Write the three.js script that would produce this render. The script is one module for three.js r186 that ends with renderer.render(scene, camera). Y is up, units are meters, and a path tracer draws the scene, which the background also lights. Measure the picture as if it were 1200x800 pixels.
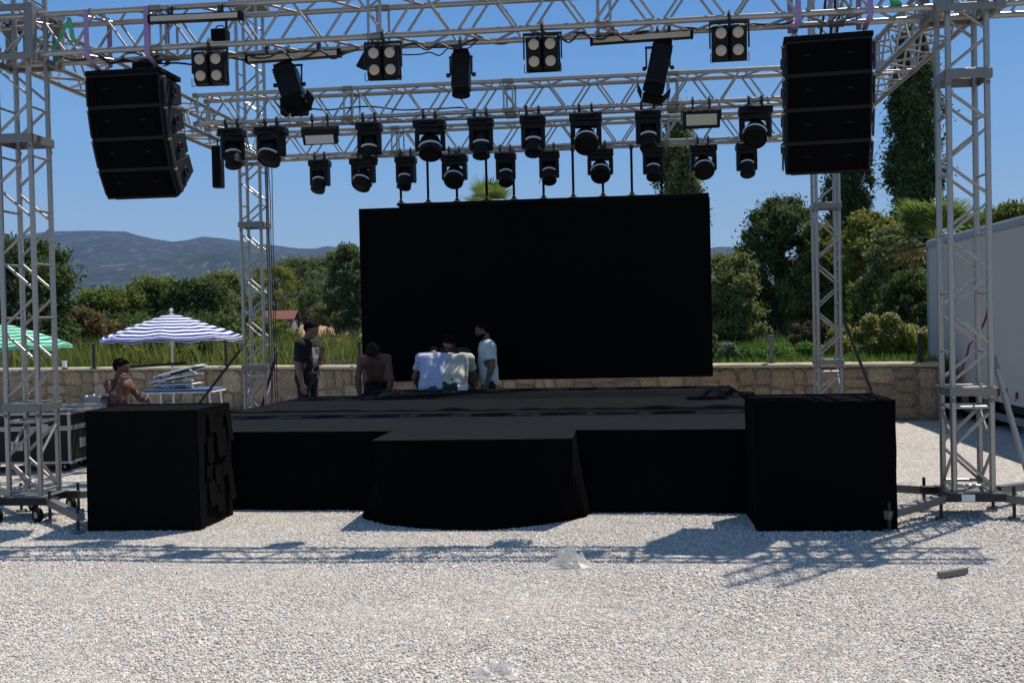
import * as THREE from 'three';
import { mergeGeometries, toCreasedNormals } from 'three/addons/utils/BufferGeometryUtils.js';
import { RoundedBoxGeometry } from 'three/addons/geometries/RoundedBoxGeometry.js';
import { ImprovedNoise } from 'three/addons/math/ImprovedNoise.js';

// ---------------------------------------------------------------- camera, sky, sun, exposure
const scene = new THREE.Scene();
const FOCAL = 1234, EYE = 1.6, PITCH = -0.0182, YAW = 0.1075, ROLL = 0.0224;      // focal length in pixels of a 1200 x 800 picture
const camera = new THREE.PerspectiveCamera(2 * Math.atan(400 / FOCAL) * 180 / Math.PI, 1.5, 0.1, 12000);
camera.position.set(0, EYE, 0);
camera.rotation.set(PITCH, YAW, -ROLL, 'YXZ');
scene.add(camera);

const SUN_DIR = new THREE.Vector3(0.32, 1, -0.36).normalize();
{
  const w = 512, h = 256, data = new Float32Array(w * h * 4);
  const stops = [[-90, .30, .30, .30], [-4, .34, .37, .41], [0, .39, .50, .59], [4, .30, .44, .595], [9, .195, .375, .64], [16, .12, .285, .60], [28, .11, .24, .48], [50, .11, .20, .375], [90, .11, .185, .33]];
  for (let j = 0; j < h; j++) {
    const el = ((j + .5) / h - .5) * 180;
    let k = 0; while (k < stops.length - 2 && stops[k + 1][0] < el) k++;
    const a = stops[k], b = stops[k + 1], t = THREE.MathUtils.smoothstep(el, a[0], b[0]) * .5 + THREE.MathUtils.clamp((el - a[0]) / (b[0] - a[0]), 0, 1) * .5;
    for (let i = 0; i < w; i++) {
      const o = (j * w + i) * 4;
      for (let c = 0; c < 3; c++) data[o + c] = a[c + 1] + (b[c + 1] - a[c + 1]) * t;
      data[o + 3] = 1;
    }
  }
  const sky = new THREE.DataTexture(data, w, h, THREE.RGBAFormat, THREE.FloatType);
  sky.mapping = THREE.EquirectangularReflectionMapping; sky.magFilter = sky.minFilter = THREE.LinearFilter; sky.needsUpdate = true;
  scene.background = sky; scene.environment = sky;
}
const sun = new THREE.DirectionalLight(new THREE.Color(1, .94, .84), 5.0);
sun.position.copy(SUN_DIR).multiplyScalar(60).add(new THREE.Vector3(0, 0, -14));
sun.target.position.set(0, 0, -14); scene.add(sun, sun.target);
sun.castShadow = true; sun.shadow.mapSize.set(4096, 4096);
Object.assign(sun.shadow.camera, { left: -30, right: 30, top: 30, bottom: -30, near: 1, far: 140 });
const renderer = new THREE.WebGLRenderer({ antialias: true });
renderer.setSize(1024, 682); renderer.shadowMap.enabled = true;
renderer.toneMapping = THREE.LinearToneMapping; renderer.toneMappingExposure = 1.12;
scene.fog = new THREE.FogExp2(new THREE.Color(.22, .46, .98), 0.00008);

// ---------------------------------------------------------------- helpers
function mulberry(a) { return () => { a |= 0; a = a + 0x6D2B79F5 | 0; let t = Math.imul(a ^ a >>> 15, 1 | a); t = t + Math.imul(t ^ t >>> 7, 61 | t) ^ t; return ((t ^ t >>> 14) >>> 0) / 4294967296; }; }
const rnd = mulberry(7), rr = (a, b) => a + (b - a) * rnd();
const perlin = new ImprovedNoise(), nz = (x, y, z = 0) => perlin.noise(x, y, z);
const fbm = (x, y, z = 0, n = 4) => { let s = 0, a = .5; for (let i = 0; i < n; i++) { s += a * nz(x, y, z + i * 7.3); x *= 2.03; y *= 2.03; z *= 2.03; a *= .5; } return s; };
const V = (x, y, d) => new THREE.Vector3(x, y, -d);                       // d metres in front of the camera's own plane
// a pixel of the photograph as a point at distance d along the stage's axis
function at(px, py, d) {
  const a = px - 600, b = 400 - py, c = Math.cos(ROLL), s = Math.sin(ROLL);
  const r = (a * c + b * s) / FOCAL, u = (-a * s + b * c) / FOCAL;
  const q = Math.cos(PITCH) - Math.sin(PITCH) * u, y = Math.sin(PITCH) + Math.cos(PITCH) * u;
  const X = r * Math.cos(YAW) - q * Math.sin(YAW), Z = r * Math.sin(YAW) + q * Math.cos(YAW);
  const t = d / Z; return new THREE.Vector3(X * t, EYE + y * t, -d);
}
const taken = new Map();
function numbered(n) { const k = taken.get(n) ?? 0; taken.set(n, k + 1); return k ? n + '_' + String(k).padStart(3, '0') : n; }
function thing(name, label, category, pos, turn = 0, group) {
  const o = new THREE.Group(); o.name = numbered(name); scene.add(o);
  if (pos) o.position.copy(pos); o.rotation.y = turn;
  o.userData = { label, category }; if (group) o.userData.group = group;
  return o;
}
function solo(name, label, category, geo, mat, pos, group) {              // a thing that is one mesh
  const m = mesh(geo, mat); m.name = numbered(name); scene.add(m); if (pos) m.position.copy(pos);
  m.userData = { label, category }; if (group) m.userData.group = group; return m;
}
function mesh(geo, mat) { const m = new THREE.Mesh(geo, mat); m.castShadow = m.receiveShadow = true; return m; }
function part(parent, name, geo, mat, pos, rot) {
  const m = mesh(geo, mat); m.name = name; parent.add(m);
  if (pos) m.position.copy(pos); if (rot) m.rotation.set(...rot);
  return m;
}
function setting(name, geo, mat) { const m = mesh(geo, mat); m.name = numbered(name); m.userData.kind = 'structure'; scene.add(m); return m; }
function copy(o, pos, turn, label, group) {
  const c = o.clone(); c.name = numbered(o.name.replace(/_\d{3}$/, '')); scene.add(c);
  c.userData = { ...o.userData }; if (pos) c.position.copy(pos); if (turn !== undefined) c.rotation.y = turn;
  if (label) c.userData.label = label; if (group) c.userData.group = group; return c;
}
const CYL = new THREE.CylinderGeometry(1, 1, 1, 10, 1), CYL6 = new THREE.CylinderGeometry(1, 1, 1, 6, 1, true);
const UP = new THREE.Vector3(0, 1, 0);
function bar(parent, name, a, b, r, mat, geo = CYL) {                     // a round bar of its own between two points
  const m = mesh(geo, mat); m.name = name; parent.add(m);
  const d = b.clone().sub(a), l = d.length();
  m.position.copy(a).addScaledVector(d, .5); m.quaternion.setFromUnitVectors(UP, d.divideScalar(l)); m.scale.set(r, l, r);
  return m;
}
const boxCache = new Map();
function rbox(w, h, d, r = .006, seg = 1) {
  const k = [w, h, d, r, seg].map((v) => v.toFixed(4)).join(); if (!boxCache.has(k)) boxCache.set(k, new RoundedBoxGeometry(w, h, d, seg, Math.min(r, w / 2.1, h / 2.1, d / 2.1)));
  return boxCache.get(k);
}
function tubeG(pts, r, seg = 24, rad = 6, closed = false) { return new THREE.TubeGeometry(new THREE.CatmullRomCurve3(pts, closed, 'centripetal'), seg, r, rad, closed); }
function move(g, x, y, z, rx = 0, ry = 0, rz = 0) { g = g.clone(); g.applyMatrix4(new THREE.Matrix4().compose(new THREE.Vector3(x, y, z), new THREE.Quaternion().setFromEuler(new THREE.Euler(rx, ry, rz)), new THREE.Vector3(1, 1, 1))); return g; }
function merge(list) { return mergeGeometries(list.map((g) => { g = g.index ? g.toNonIndexed() : g; for (const k of Object.keys(g.attributes)) if (!['position', 'normal', 'uv'].includes(k)) g.deleteAttribute(k); return g; })); }
function gridSurface(nu, nv, f) {                                         // f(u, v) -> Vector3, uv in 0..1
  const p = [], uv = [], idx = [];
  for (let j = 0; j <= nv; j++) for (let i = 0; i <= nu; i++) { const q = f(i / nu, j / nv); p.push(q.x, q.y, q.z); uv.push(i / nu, j / nv); }
  for (let j = 0; j < nv; j++) for (let i = 0; i < nu; i++) { const a = j * (nu + 1) + i, b = a + 1, c = a + nu + 1, d = c + 1; idx.push(a, b, d, a, d, c); }
  const g = new THREE.BufferGeometry(); g.setAttribute('position', new THREE.Float32BufferAttribute(p, 3)); g.setAttribute('uv', new THREE.Float32BufferAttribute(uv, 2)); g.setIndex(idx); g.computeVertexNormals(); return g;
}
function dataTex(n, f, srgb, rep = 1) {                                   // f(u, v) -> [r, g, b] in 0..1
  const d = new Uint8Array(n * n * 4);
  for (let j = 0; j < n; j++) for (let i = 0; i < n; i++) { const c = f(i / n, j / n), o = (j * n + i) * 4; for (let k = 0; k < 3; k++) d[o + k] = Math.max(0, Math.min(255, c[k] * 255)); d[o + 3] = 255; }
  const t = new THREE.DataTexture(d, n, n); t.wrapS = t.wrapT = THREE.RepeatWrapping; t.magFilter = THREE.LinearFilter; t.minFilter = THREE.LinearMipmapLinearFilter; t.generateMipmaps = true;
  if (srgb) t.colorSpace = THREE.SRGBColorSpace; t.repeat.set(rep, rep); t.needsUpdate = true; return t;
}
const lin = (r, g, b) => new THREE.Color().setRGB(r, g, b);
const std = (c, rough = .8, metal = 0, extra = {}) => new THREE.MeshStandardMaterial({ color: Array.isArray(c) ? lin(...c) : c, roughness: rough, metalness: metal, side: THREE.DoubleSide, ...extra });
const dark = (c, rough, spec, extra = {}) => new THREE.MeshPhysicalMaterial({ color: lin(...c), roughness: rough, specularIntensity: spec, side: THREE.DoubleSide, ...extra });
function tileNoise(seed, n) {                                             // smooth noise that repeats, on an n x n lattice
  const r = mulberry(seed), g = Float32Array.from({ length: n * n }, () => r()), s = (t) => t * t * (3 - 2 * t);
  return (u, v) => { const x = u * n, y = v * n, i = Math.floor(x), j = Math.floor(y), a = s(x - i), b = s(y - j), q = (p, k) => g[((k % n + n) % n) * n + ((p % n + n) % n)]; return (q(i, j) * (1 - a) + q(i + 1, j) * a) * (1 - b) + (q(i, j + 1) * (1 - a) + q(i + 1, j + 1) * a) * b; };
}

// ---------------------------------------------------------------- materials
const scuff = (() => { const a = tileNoise(3, 8), b = tileNoise(4, 32), c = tileNoise(5, 128); return dataTex(256, (u, v) => { const t = .55 + .45 * (a(u, v) * .4 + b(u, v) * .35 + c(u, v) * .25); return [t, t, t]; }, false, 3); })();
const M = {
  alu: std([.33, .31, .285], .36, .5, { roughnessMap: scuff }),
  aluDull: std([.18, .17, .155], .5, .3, { roughnessMap: scuff }),
  steel: std([.15, .148, .135], .6, .3, { roughnessMap: scuff }),
  steelDark: std([.028, .028, .026], .6, .4),
  galv: std([.30, .31, .30], .5, .6, { roughnessMap: scuff }),
  blackPlastic: dark([.0055, .0055, .006], .45, .35),
  blackMatte: dark([.004, .004, .0042], .75, .2),
  cable: std([.010, .010, .011], .6),
  lens: new THREE.MeshPhysicalMaterial({ color: lin(.008, .008, .009), roughness: .5, specularIntensity: .12, side: THREE.DoubleSide }),
  paleGrey: std([.55, .55, .55], .4, .1),
  cloth: dark([.003, .003, .0032], .95, .08),
  lampFace: std([.44, .36, .26], .45),
  lampCore: std([.50, .45, .32], .4),
  diffuser: std([.42, .37, .30], .5),
  white: std([.72, .73, .72], .55),
  chrome: std([.6, .6, .6], .25, .9),
  purple: std([.27, .19, .38], .85),
  green: std([.06, .33, .17], .85),
  red: std([.20, .012, .015], .7),
};

// ---------------------------------------------------------------- the ground
const groundY = (x, d) => .018 * fbm(x * .5, d * .5);                     // height of the yard in metres: level, gently uneven
const terrainY = (x, d) => {                                              // height of the field in metres
  const far = THREE.MathUtils.smoothstep(d, 30, 140);
  return .70 + .05 * fbm(x * .12, d * .12) + .25 * THREE.MathUtils.smoothstep(d, 18, 34) + far * (.6 + .9 * fbm(x * .01, d * .01)) + Math.max(0, d - 150) * .004;
};
const gravelTone = [[.53, .495, .455], [.48, .46, .43], [.59, .56, .52], [.42, .395, .365], [.55, .485, .44], [.36, .34, .32], [.63, .605, .575], [.51, .445, .385]];
{
  // pebbles as a repeating cell pattern: colour and relief
  const N = 1024, cells = 78, r = mulberry(21), px = [], py = [], tone = [], hgt = [];
  for (let i = 0; i < cells * cells; i++) { px.push(r()); py.push(r()); tone.push(Math.floor(r() * gravelTone.length)); hgt.push(.55 + .45 * r()); }
  const relief = new Float32Array(N * N), kind = new Uint8Array(N * N);
  for (let j = 0; j < N; j++) for (let i = 0; i < N; i++) {
    const x = i / N * cells, y = j / N * cells, ci = Math.floor(x), cj = Math.floor(y); let d1 = 9, d2 = 9, k1 = 0;
    for (let b = -1; b <= 1; b++) for (let a = -1; a <= 1; a++) {
      const k = ((cj + b + cells) % cells) * cells + (ci + a + cells) % cells, dx = ci + a + px[k] - x, dy = cj + b + py[k] - y, d = dx * dx + dy * dy;
      if (d < d1) { d2 = d1; d1 = d; k1 = k; } else if (d < d2) d2 = d;
    }
    const e = Math.sqrt(d2) - Math.sqrt(d1); relief[j * N + i] = Math.min(1, e * 1.9) * hgt[k1]; kind[j * N + i] = tone[k1];
  }
  const fine = tileNoise(31, 256), coarse = tileNoise(33, 6);
  const col = dataTex(N, (u, v) => { const i = Math.floor(v * N) * N + Math.floor(u * N), t = gravelTone[kind[i]], s = (.9 + .2 * fine(u, v)) * (.93 + .14 * coarse(u, v)); const l = (c) => { c *= s; return c <= .0031308 ? c * 12.92 : 1.055 * Math.pow(c, 1 / 2.4) - .055; }; return [l(t[0]), l(t[1]), l(t[2])]; }, true);
  const bump = dataTex(N, (u, v) => { const h = relief[Math.floor(v * N) * N + Math.floor(u * N)]; return [h, h, h]; }, false);
  const mat = std([1, .98, .955], .95, 0, { map: col, bumpMap: bump, bumpScale: .014 });
  // the yard: one sheet from behind the camera to the wall
  const g = gridSurface(120, 130, (u, v) => { const x = -16 + 26 * u, d = -6 + 29 * v; return V(x, groundY(x, d), d); });
  const uv = g.attributes.uv, p = g.attributes.position; for (let i = 0; i < p.count; i++) uv.setXY(i, p.getX(i) / 1.7, p.getZ(i) / 1.7);
  setting('gravel_ground', g, mat);
}
{
  // loose stones lying on it
  const base = new THREE.IcosahedronGeometry(1, 0), n = 240000, q = mulberry(77);
  const pp = base.attributes.position; for (let i = 0; i < pp.count; i++) { const s = 1 + .35 * nz(pp.getX(i) * 2.1 + 5, pp.getY(i) * 2.1, pp.getZ(i) * 2.1); pp.setXYZ(i, pp.getX(i) * s, pp.getY(i) * s, pp.getZ(i) * s); }
  base.computeVertexNormals();
  const inst = new THREE.InstancedMesh(base, std([1, 1, 1], .9), n), m = new THREE.Matrix4(), c = new THREE.Color();
  for (let i = 0; i < n; i++) {
    const x = -6.6 + 11.8 * q(), d = 3.9 + 6.1 * q();                       // strewn evenly over the yard
    const cl = THREE.MathUtils.clamp(.68 + 1.1 * fbm(x * .8 + 9, d * .8), .34, 1.3), s = (.0038 + .0075 * q() * q()) * cl + .0012;
    m.compose(new THREE.Vector3(x, groundY(x, d) + s * .35, -d), new THREE.Quaternion().setFromEuler(new THREE.Euler(q() * 6.3, q() * 6.3, q() * 6.3)), new THREE.Vector3(s * (.9 + .6 * q()), s * (.6 + .4 * q()), s * (.8 + .4 * q())));
    inst.setMatrixAt(i, m);
    const k = gravelTone[Math.floor(q() * gravelTone.length)], v = 1.06 + .36 * q(); c.setRGB(k[0] * v, k[1] * v * .98, k[2] * v * .95); inst.setColorAt(i, c);
  }
  inst.name = 'gravel_stones'; inst.castShadow = inst.receiveShadow = true; inst.userData = { kind: 'stuff', label: 'loose pale limestone gravel covering the yard', category: 'gravel' }; scene.add(inst);
}

// ---------------------------------------------------------------- trusses and towers
const WAIST = .2873, RISE = .3285, X0 = -5.289, X1 = 2.525, FRONT = 8.5, MID = 11.73, REAR = 14.19, DECK = 3.965;
// a box girder from a to b (both on its lower centre line), s wide and high, with a zigzag on each of its four sides
function girder(name, label, a, b, s, group) {
  const t = thing(name, label, 'truss', a, 0, group);
  const dir = b.clone().sub(a), L = dir.length(); t.rotation.y = Math.atan2(-dir.z, dir.x);
  const P = (x, y, z) => new THREE.Vector3(x, y, z), c = [[0, -s / 2], [0, s / 2], [s, -s / 2], [s, s / 2]];
  for (const [y, z] of c) bar(t, 'chord', P(0, y, z), P(L, y, z), .025, M.alu);
  const nb = Math.round(L / .275), st = L / nb, r = .0115;
  const faces = [[c[0], c[2]], [c[1], c[3]], [c[0], c[1]], [c[2], c[3]]];
  faces.forEach(([p, q], f) => { for (let i = 0; i < nb; i++) { const [u, v] = (i + (f > 1 ? 1 : 0)) % 2 ? [q, p] : [p, q]; bar(t, 'brace', P(i * st + .022, u[0], u[1]), P((i + 1) * st - .022, v[0], v[1]), r, M.alu, CYL6); } });
  for (let x = 0; x <= L + .01; x += L / Math.max(1, Math.round(L / 2.0))) {                      // where two lengths are coupled
    for (const [y, z] of c) bar(t, 'coupler', P(Math.max(0, x - .06), y, z), P(Math.min(L, x + .06), y, z), .031, M.aluDull);
    for (const e of [-.05, .05]) if (x + e > 0 && x + e < L) { bar(t, 'brace', P(x + e, 0, -s / 2), P(x + e, s, -s / 2), r, M.alu, CYL6); bar(t, 'brace', P(x + e, 0, s / 2), P(x + e, s, s / 2), r, M.alu, CYL6); bar(t, 'brace', P(x + e, 0, -s / 2), P(x + e, 0, s / 2), r, M.alu, CYL6); }
  }
  return t;
}
const HC = RISE / 2;
girder('lighting_truss', 'silver box truss across the front carrying both speaker arrays', V(X0 - .45, DECK, FRONT + HC), V(X1 + 1.1, DECK, FRONT + HC), RISE, 'aluminium stage trusses');
girder('lighting_truss', 'silver box truss across the middle of the roof', V(X0 + WAIST + .1, DECK, MID + HC), V(X1 - .12, DECK, MID + HC), RISE, 'aluminium stage trusses');
girder('lighting_truss', 'silver box truss across the back above the black screen', V(X0 + WAIST + .1, DECK, REAR + HC), V(X1 - .12, DECK, REAR + HC), RISE, 'aluminium stage trusses');
girder('lighting_truss', 'silver side truss running back beside the striped umbrellas', V(X0 + WAIST / 2, DECK - .01, FRONT + .42), V(X0 + WAIST / 2, DECK - .01, REAR - .1), RISE, 'aluminium stage trusses');
girder('lighting_truss', 'silver side truss running back beside the white trailer', V(X1 + WAIST / 2, DECK - .01, FRONT + .42), V(X1 + WAIST / 2, DECK - .01, REAR - .1), RISE, 'aluminium stage trusses');

function tower(label, x, d, collars, fullBase, wheels = fullBase) {
  const t = thing('truss_tower', label, 'truss tower', V(x + WAIST / 2, 0, d + WAIST / 2), 0, 'truss towers'), s = WAIST / 2, foot = .20, top = 6.1;
  const P = (a, y, b) => new THREE.Vector3(a * s, y, b * s);
  const corner = [[-1, 1], [1, 1], [1, -1], [-1, -1]];
  // legs: a wider lower section up to the first collar, the mast above it
  for (const [a, b] of corner) { bar(t, 'leg', P(a, foot, b), P(a, collars[0], b), .0235, M.alu); bar(t, 'leg', P(a, collars[0], b), P(a, top, b), .0235, M.alu); }
  // zigzag on the front and back, rungs on the sides
  const run = (y0, y1, half) => { const n = Math.max(2, Math.round((y1 - y0) / half)), st = (y1 - y0) / n; for (let i = 0; i < n; i++) { const e = i % 2 ? 1 : -1; for (const b of [1, -1]) bar(t, 'brace', P(e, y0 + i * st + .03, b), P(-e, y0 + (i + 1) * st - .03, b), .0125, M.alu, CYL6); } };
  const lev = [collars[0] + .09, ...collars.slice(1), top];
  for (let i = 0; i + 1 < lev.length; i++) {
    const a = lev[i] + (i ? .06 : 0), b = lev[i + 1] - .06; run(a, b, .30);
    for (let y = a + .25; y < b; y += .46) for (const e of [-1, 1]) bar(t, 'rung', P(e, y, -1), P(e, y, 1), .011, M.alu, CYL6);
  }
  const y0 = foot + .05, y1 = collars[0] - .12, ym = (y0 + y1) / 2;
  for (const b of [1, -1]) { bar(t, 'brace', P(-1, ym + .02, b), P(1, y1, b), .0135, M.alu, CYL6); bar(t, 'brace', P(-1, ym - .02, b), P(1, y0, b), .0135, M.alu, CYL6); }
  for (const e of [-1, 1]) { bar(t, 'brace', P(e, y1, -1), P(e, ym + .02, 1), .0135, M.alu, CYL6); bar(t, 'brace', P(e, ym - .02, 1), P(e, y0, -1), .0135, M.alu, CYL6); }
  for (const y of [y0, collars[0] - .09]) for (let k = 0; k < 4; k++) { const [a, b] = corner[k], [c, e] = corner[(k + 1) % 4]; bar(t, 'rung', P(a, y, b), P(c, y, e), .0135, M.alu, CYL6); }
  // collars: four flat plates each, with bolts
  collars.forEach((y, i) => {
    const w = WAIST + .066, hh = i ? .072 : .065;
    for (const z of [1, -1]) part(t, 'collar_plate', rbox(w, hh, .012, .003), M.aluDull, new THREE.Vector3(0, y + hh / 2, z * (s + .031)));
    for (const e of [1, -1]) part(t, 'collar_plate', rbox(.012, hh, w - .03, .003), M.aluDull, new THREE.Vector3(e * (s + .031), y + hh / 2, 0));
    for (const z of [1, -1]) part(t, 'collar_flange', rbox(w - .02, .012, .05, .003), M.alu, new THREE.Vector3(0, y + hh + .004, z * (s - .004)));
    for (const [a, b] of corner) part(t, 'bolt', rbox(.03, .03, .02, .005), M.steel, new THREE.Vector3(a * s, y - .035, b * s + .028 * b));
  });
  // sleeve block that lifts the roof along the mast
  const yb = DECK - .06, w = WAIST + .20, sl = RISE + .14;
  for (const [a, b] of corner) part(t, 'sleeve_post', rbox(.075, sl, .075, .006), M.aluDull, new THREE.Vector3(a * (s + .075), yb + sl / 2, b * (s + .075)));
  for (const y of [yb + .03, yb + sl - .03]) { for (const z of [1, -1]) part(t, 'sleeve_rail', rbox(w - .05, .05, .04, .005), M.aluDull, new THREE.Vector3(0, y, z * (s + .085))); for (const e of [1, -1]) part(t, 'sleeve_rail', rbox(.04, .05, w - .05, .005), M.aluDull, new THREE.Vector3(e * (s + .085), y, 0)); }
  if (!fullBase) { part(t, 'head_block', rbox(WAIST + .16, .10, WAIST + .16, .01), M.aluDull, new THREE.Vector3(0, top + .02, 0)); for (const e of [-1, 1]) part(t, 'pulley', new THREE.CylinderGeometry(.07, .07, .03, 18), M.steel, new THREE.Vector3(e * .12, top + .10, 0), [Math.PI / 2, 0, 0]); }
  // foot: a steel cross with a screw jack at the end of every arm
  for (const z of [1, -1]) part(t, 'base_beam', rbox(.62, .065, .06, .006), M.steelDark, new THREE.Vector3(0, .165, z * (s + .035)));
  for (const e of [1, -1]) part(t, 'base_beam', rbox(.06, .06, WAIST + .01, .006), M.steelDark, new THREE.Vector3(e * s, .163, 0));
  part(t, 'base_plate', rbox(.40, .012, .40, .003), M.steel, new THREE.Vector3(0, .200, 0));
  const arms = fullBase ? [[-1, 1], [1, 1], [1, -1], [-1, -1]] : [];
  for (const [a, b] of arms) {
    const p = new THREE.Vector3(a * .24, .16, b * .18), q = new THREE.Vector3(a * .80, .125, b * .70), d = q.clone().sub(p), l = d.length();
    const arm = part(t, 'outrigger_arm', rbox(l, .065, .065, .006), M.steel, p.clone().addScaledVector(d, .5)); arm.quaternion.setFromUnitVectors(new THREE.Vector3(1, 0, 0), d.divideScalar(l));
    bar(t, 'jack_screw', new THREE.Vector3(q.x * .965, .02, q.z), new THREE.Vector3(q.x * .965, .22, q.z), .013, M.steelDark);
    part(t, 'jack_foot', new THREE.CylinderGeometry(.05, .055, .016, 14), M.steel, new THREE.Vector3(q.x * .965, .014, q.z));
    bar(t, 'jack_screw', new THREE.Vector3(a * .27, .02, b * (s + .09)), new THREE.Vector3(a * .27, .26, b * (s + .09)), .013, M.steelDark);
    part(t, 'jack_foot', new THREE.CylinderGeometry(.045, .05, .016, 14), M.steel, new THREE.Vector3(a * .27, .014, b * (s + .09)));
    if (wheels) { const wh = part(t, 'wheel', new THREE.CylinderGeometry(.06, .06, .035, 18), M.blackMatte, new THREE.Vector3(a * .18, .066, b * .27), [Math.PI / 2, 0, .5]); part(wh, 'hub', new THREE.CylinderGeometry(.03, .03, .04, 12), M.galv); }
  }
  return t;
}
const towFL = tower('silver truss tower beside the black flight cases, wheeled steel foot', X0, FRONT, [.93, 3.22], true);
const towFR = tower('silver truss tower in front of the white trailer', X1, FRONT, [.95, 3.40], true, false);
const towRL = tower('silver truss tower with black cables, beside the man in black', X0, REAR, [1.02, 3.0], false);
const towRR = tower('silver truss tower behind the draped stack, against the flowering bushes', X1, REAR, [.95, 3.0], false);
{ // small type plate on the foot of the tower by the trailer, and the red ratchet straps on its mast
  part(towFR, 'type_plate', rbox(.10, .055, .004, .001), M.white, new THREE.Vector3(-.06, .165, WAIST / 2 + .068));
}
// diagonal stay tubes from the masts to the ground
function stay(label, a, b, mat = M.steelDark, r = .02) {
  const t = thing('stay_tube', label, 'stay', b, 0, 'tower stay tubes'), o = b; const l = (p) => p.clone().sub(o);
  bar(t, 'tube', l(a), l(b), r, mat); const dir = b.clone().sub(a).normalize();
  bar(t, 'clamp', l(a.clone().addScaledVector(dir, -.05)), l(a.clone().addScaledVector(dir, .06)), r * 1.5, M.steel);
  part(t, 'foot_plate', rbox(.12, .012, .12, .003), M.steel, new THREE.Vector3(0, .008, 0)); return t;
}
stay('dark stay tube from the rear tower towards the striped umbrella', V(X0 - .02, 1.35, REAR), V(X0 - 1.05, .02, REAR - .2));
stay('dark stay tube behind the man in black', V(X0 + WAIST + .1, 1.2, REAR + .2), V(X0 + WAIST - .15, .02, REAR - .2));
stay('dark stay tube from the rear tower down behind the draped stack', V(X1 + WAIST, 1.7, REAR + .1), V(X1 + WAIST + .55, .05, REAR - .1));
stay('grey stay tube from the mast towards the trailer wheels', at(1166, 424, FRONT + .25), at(1213, 478, FRONT + .1).setY(.1), M.galv, .022);

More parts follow.
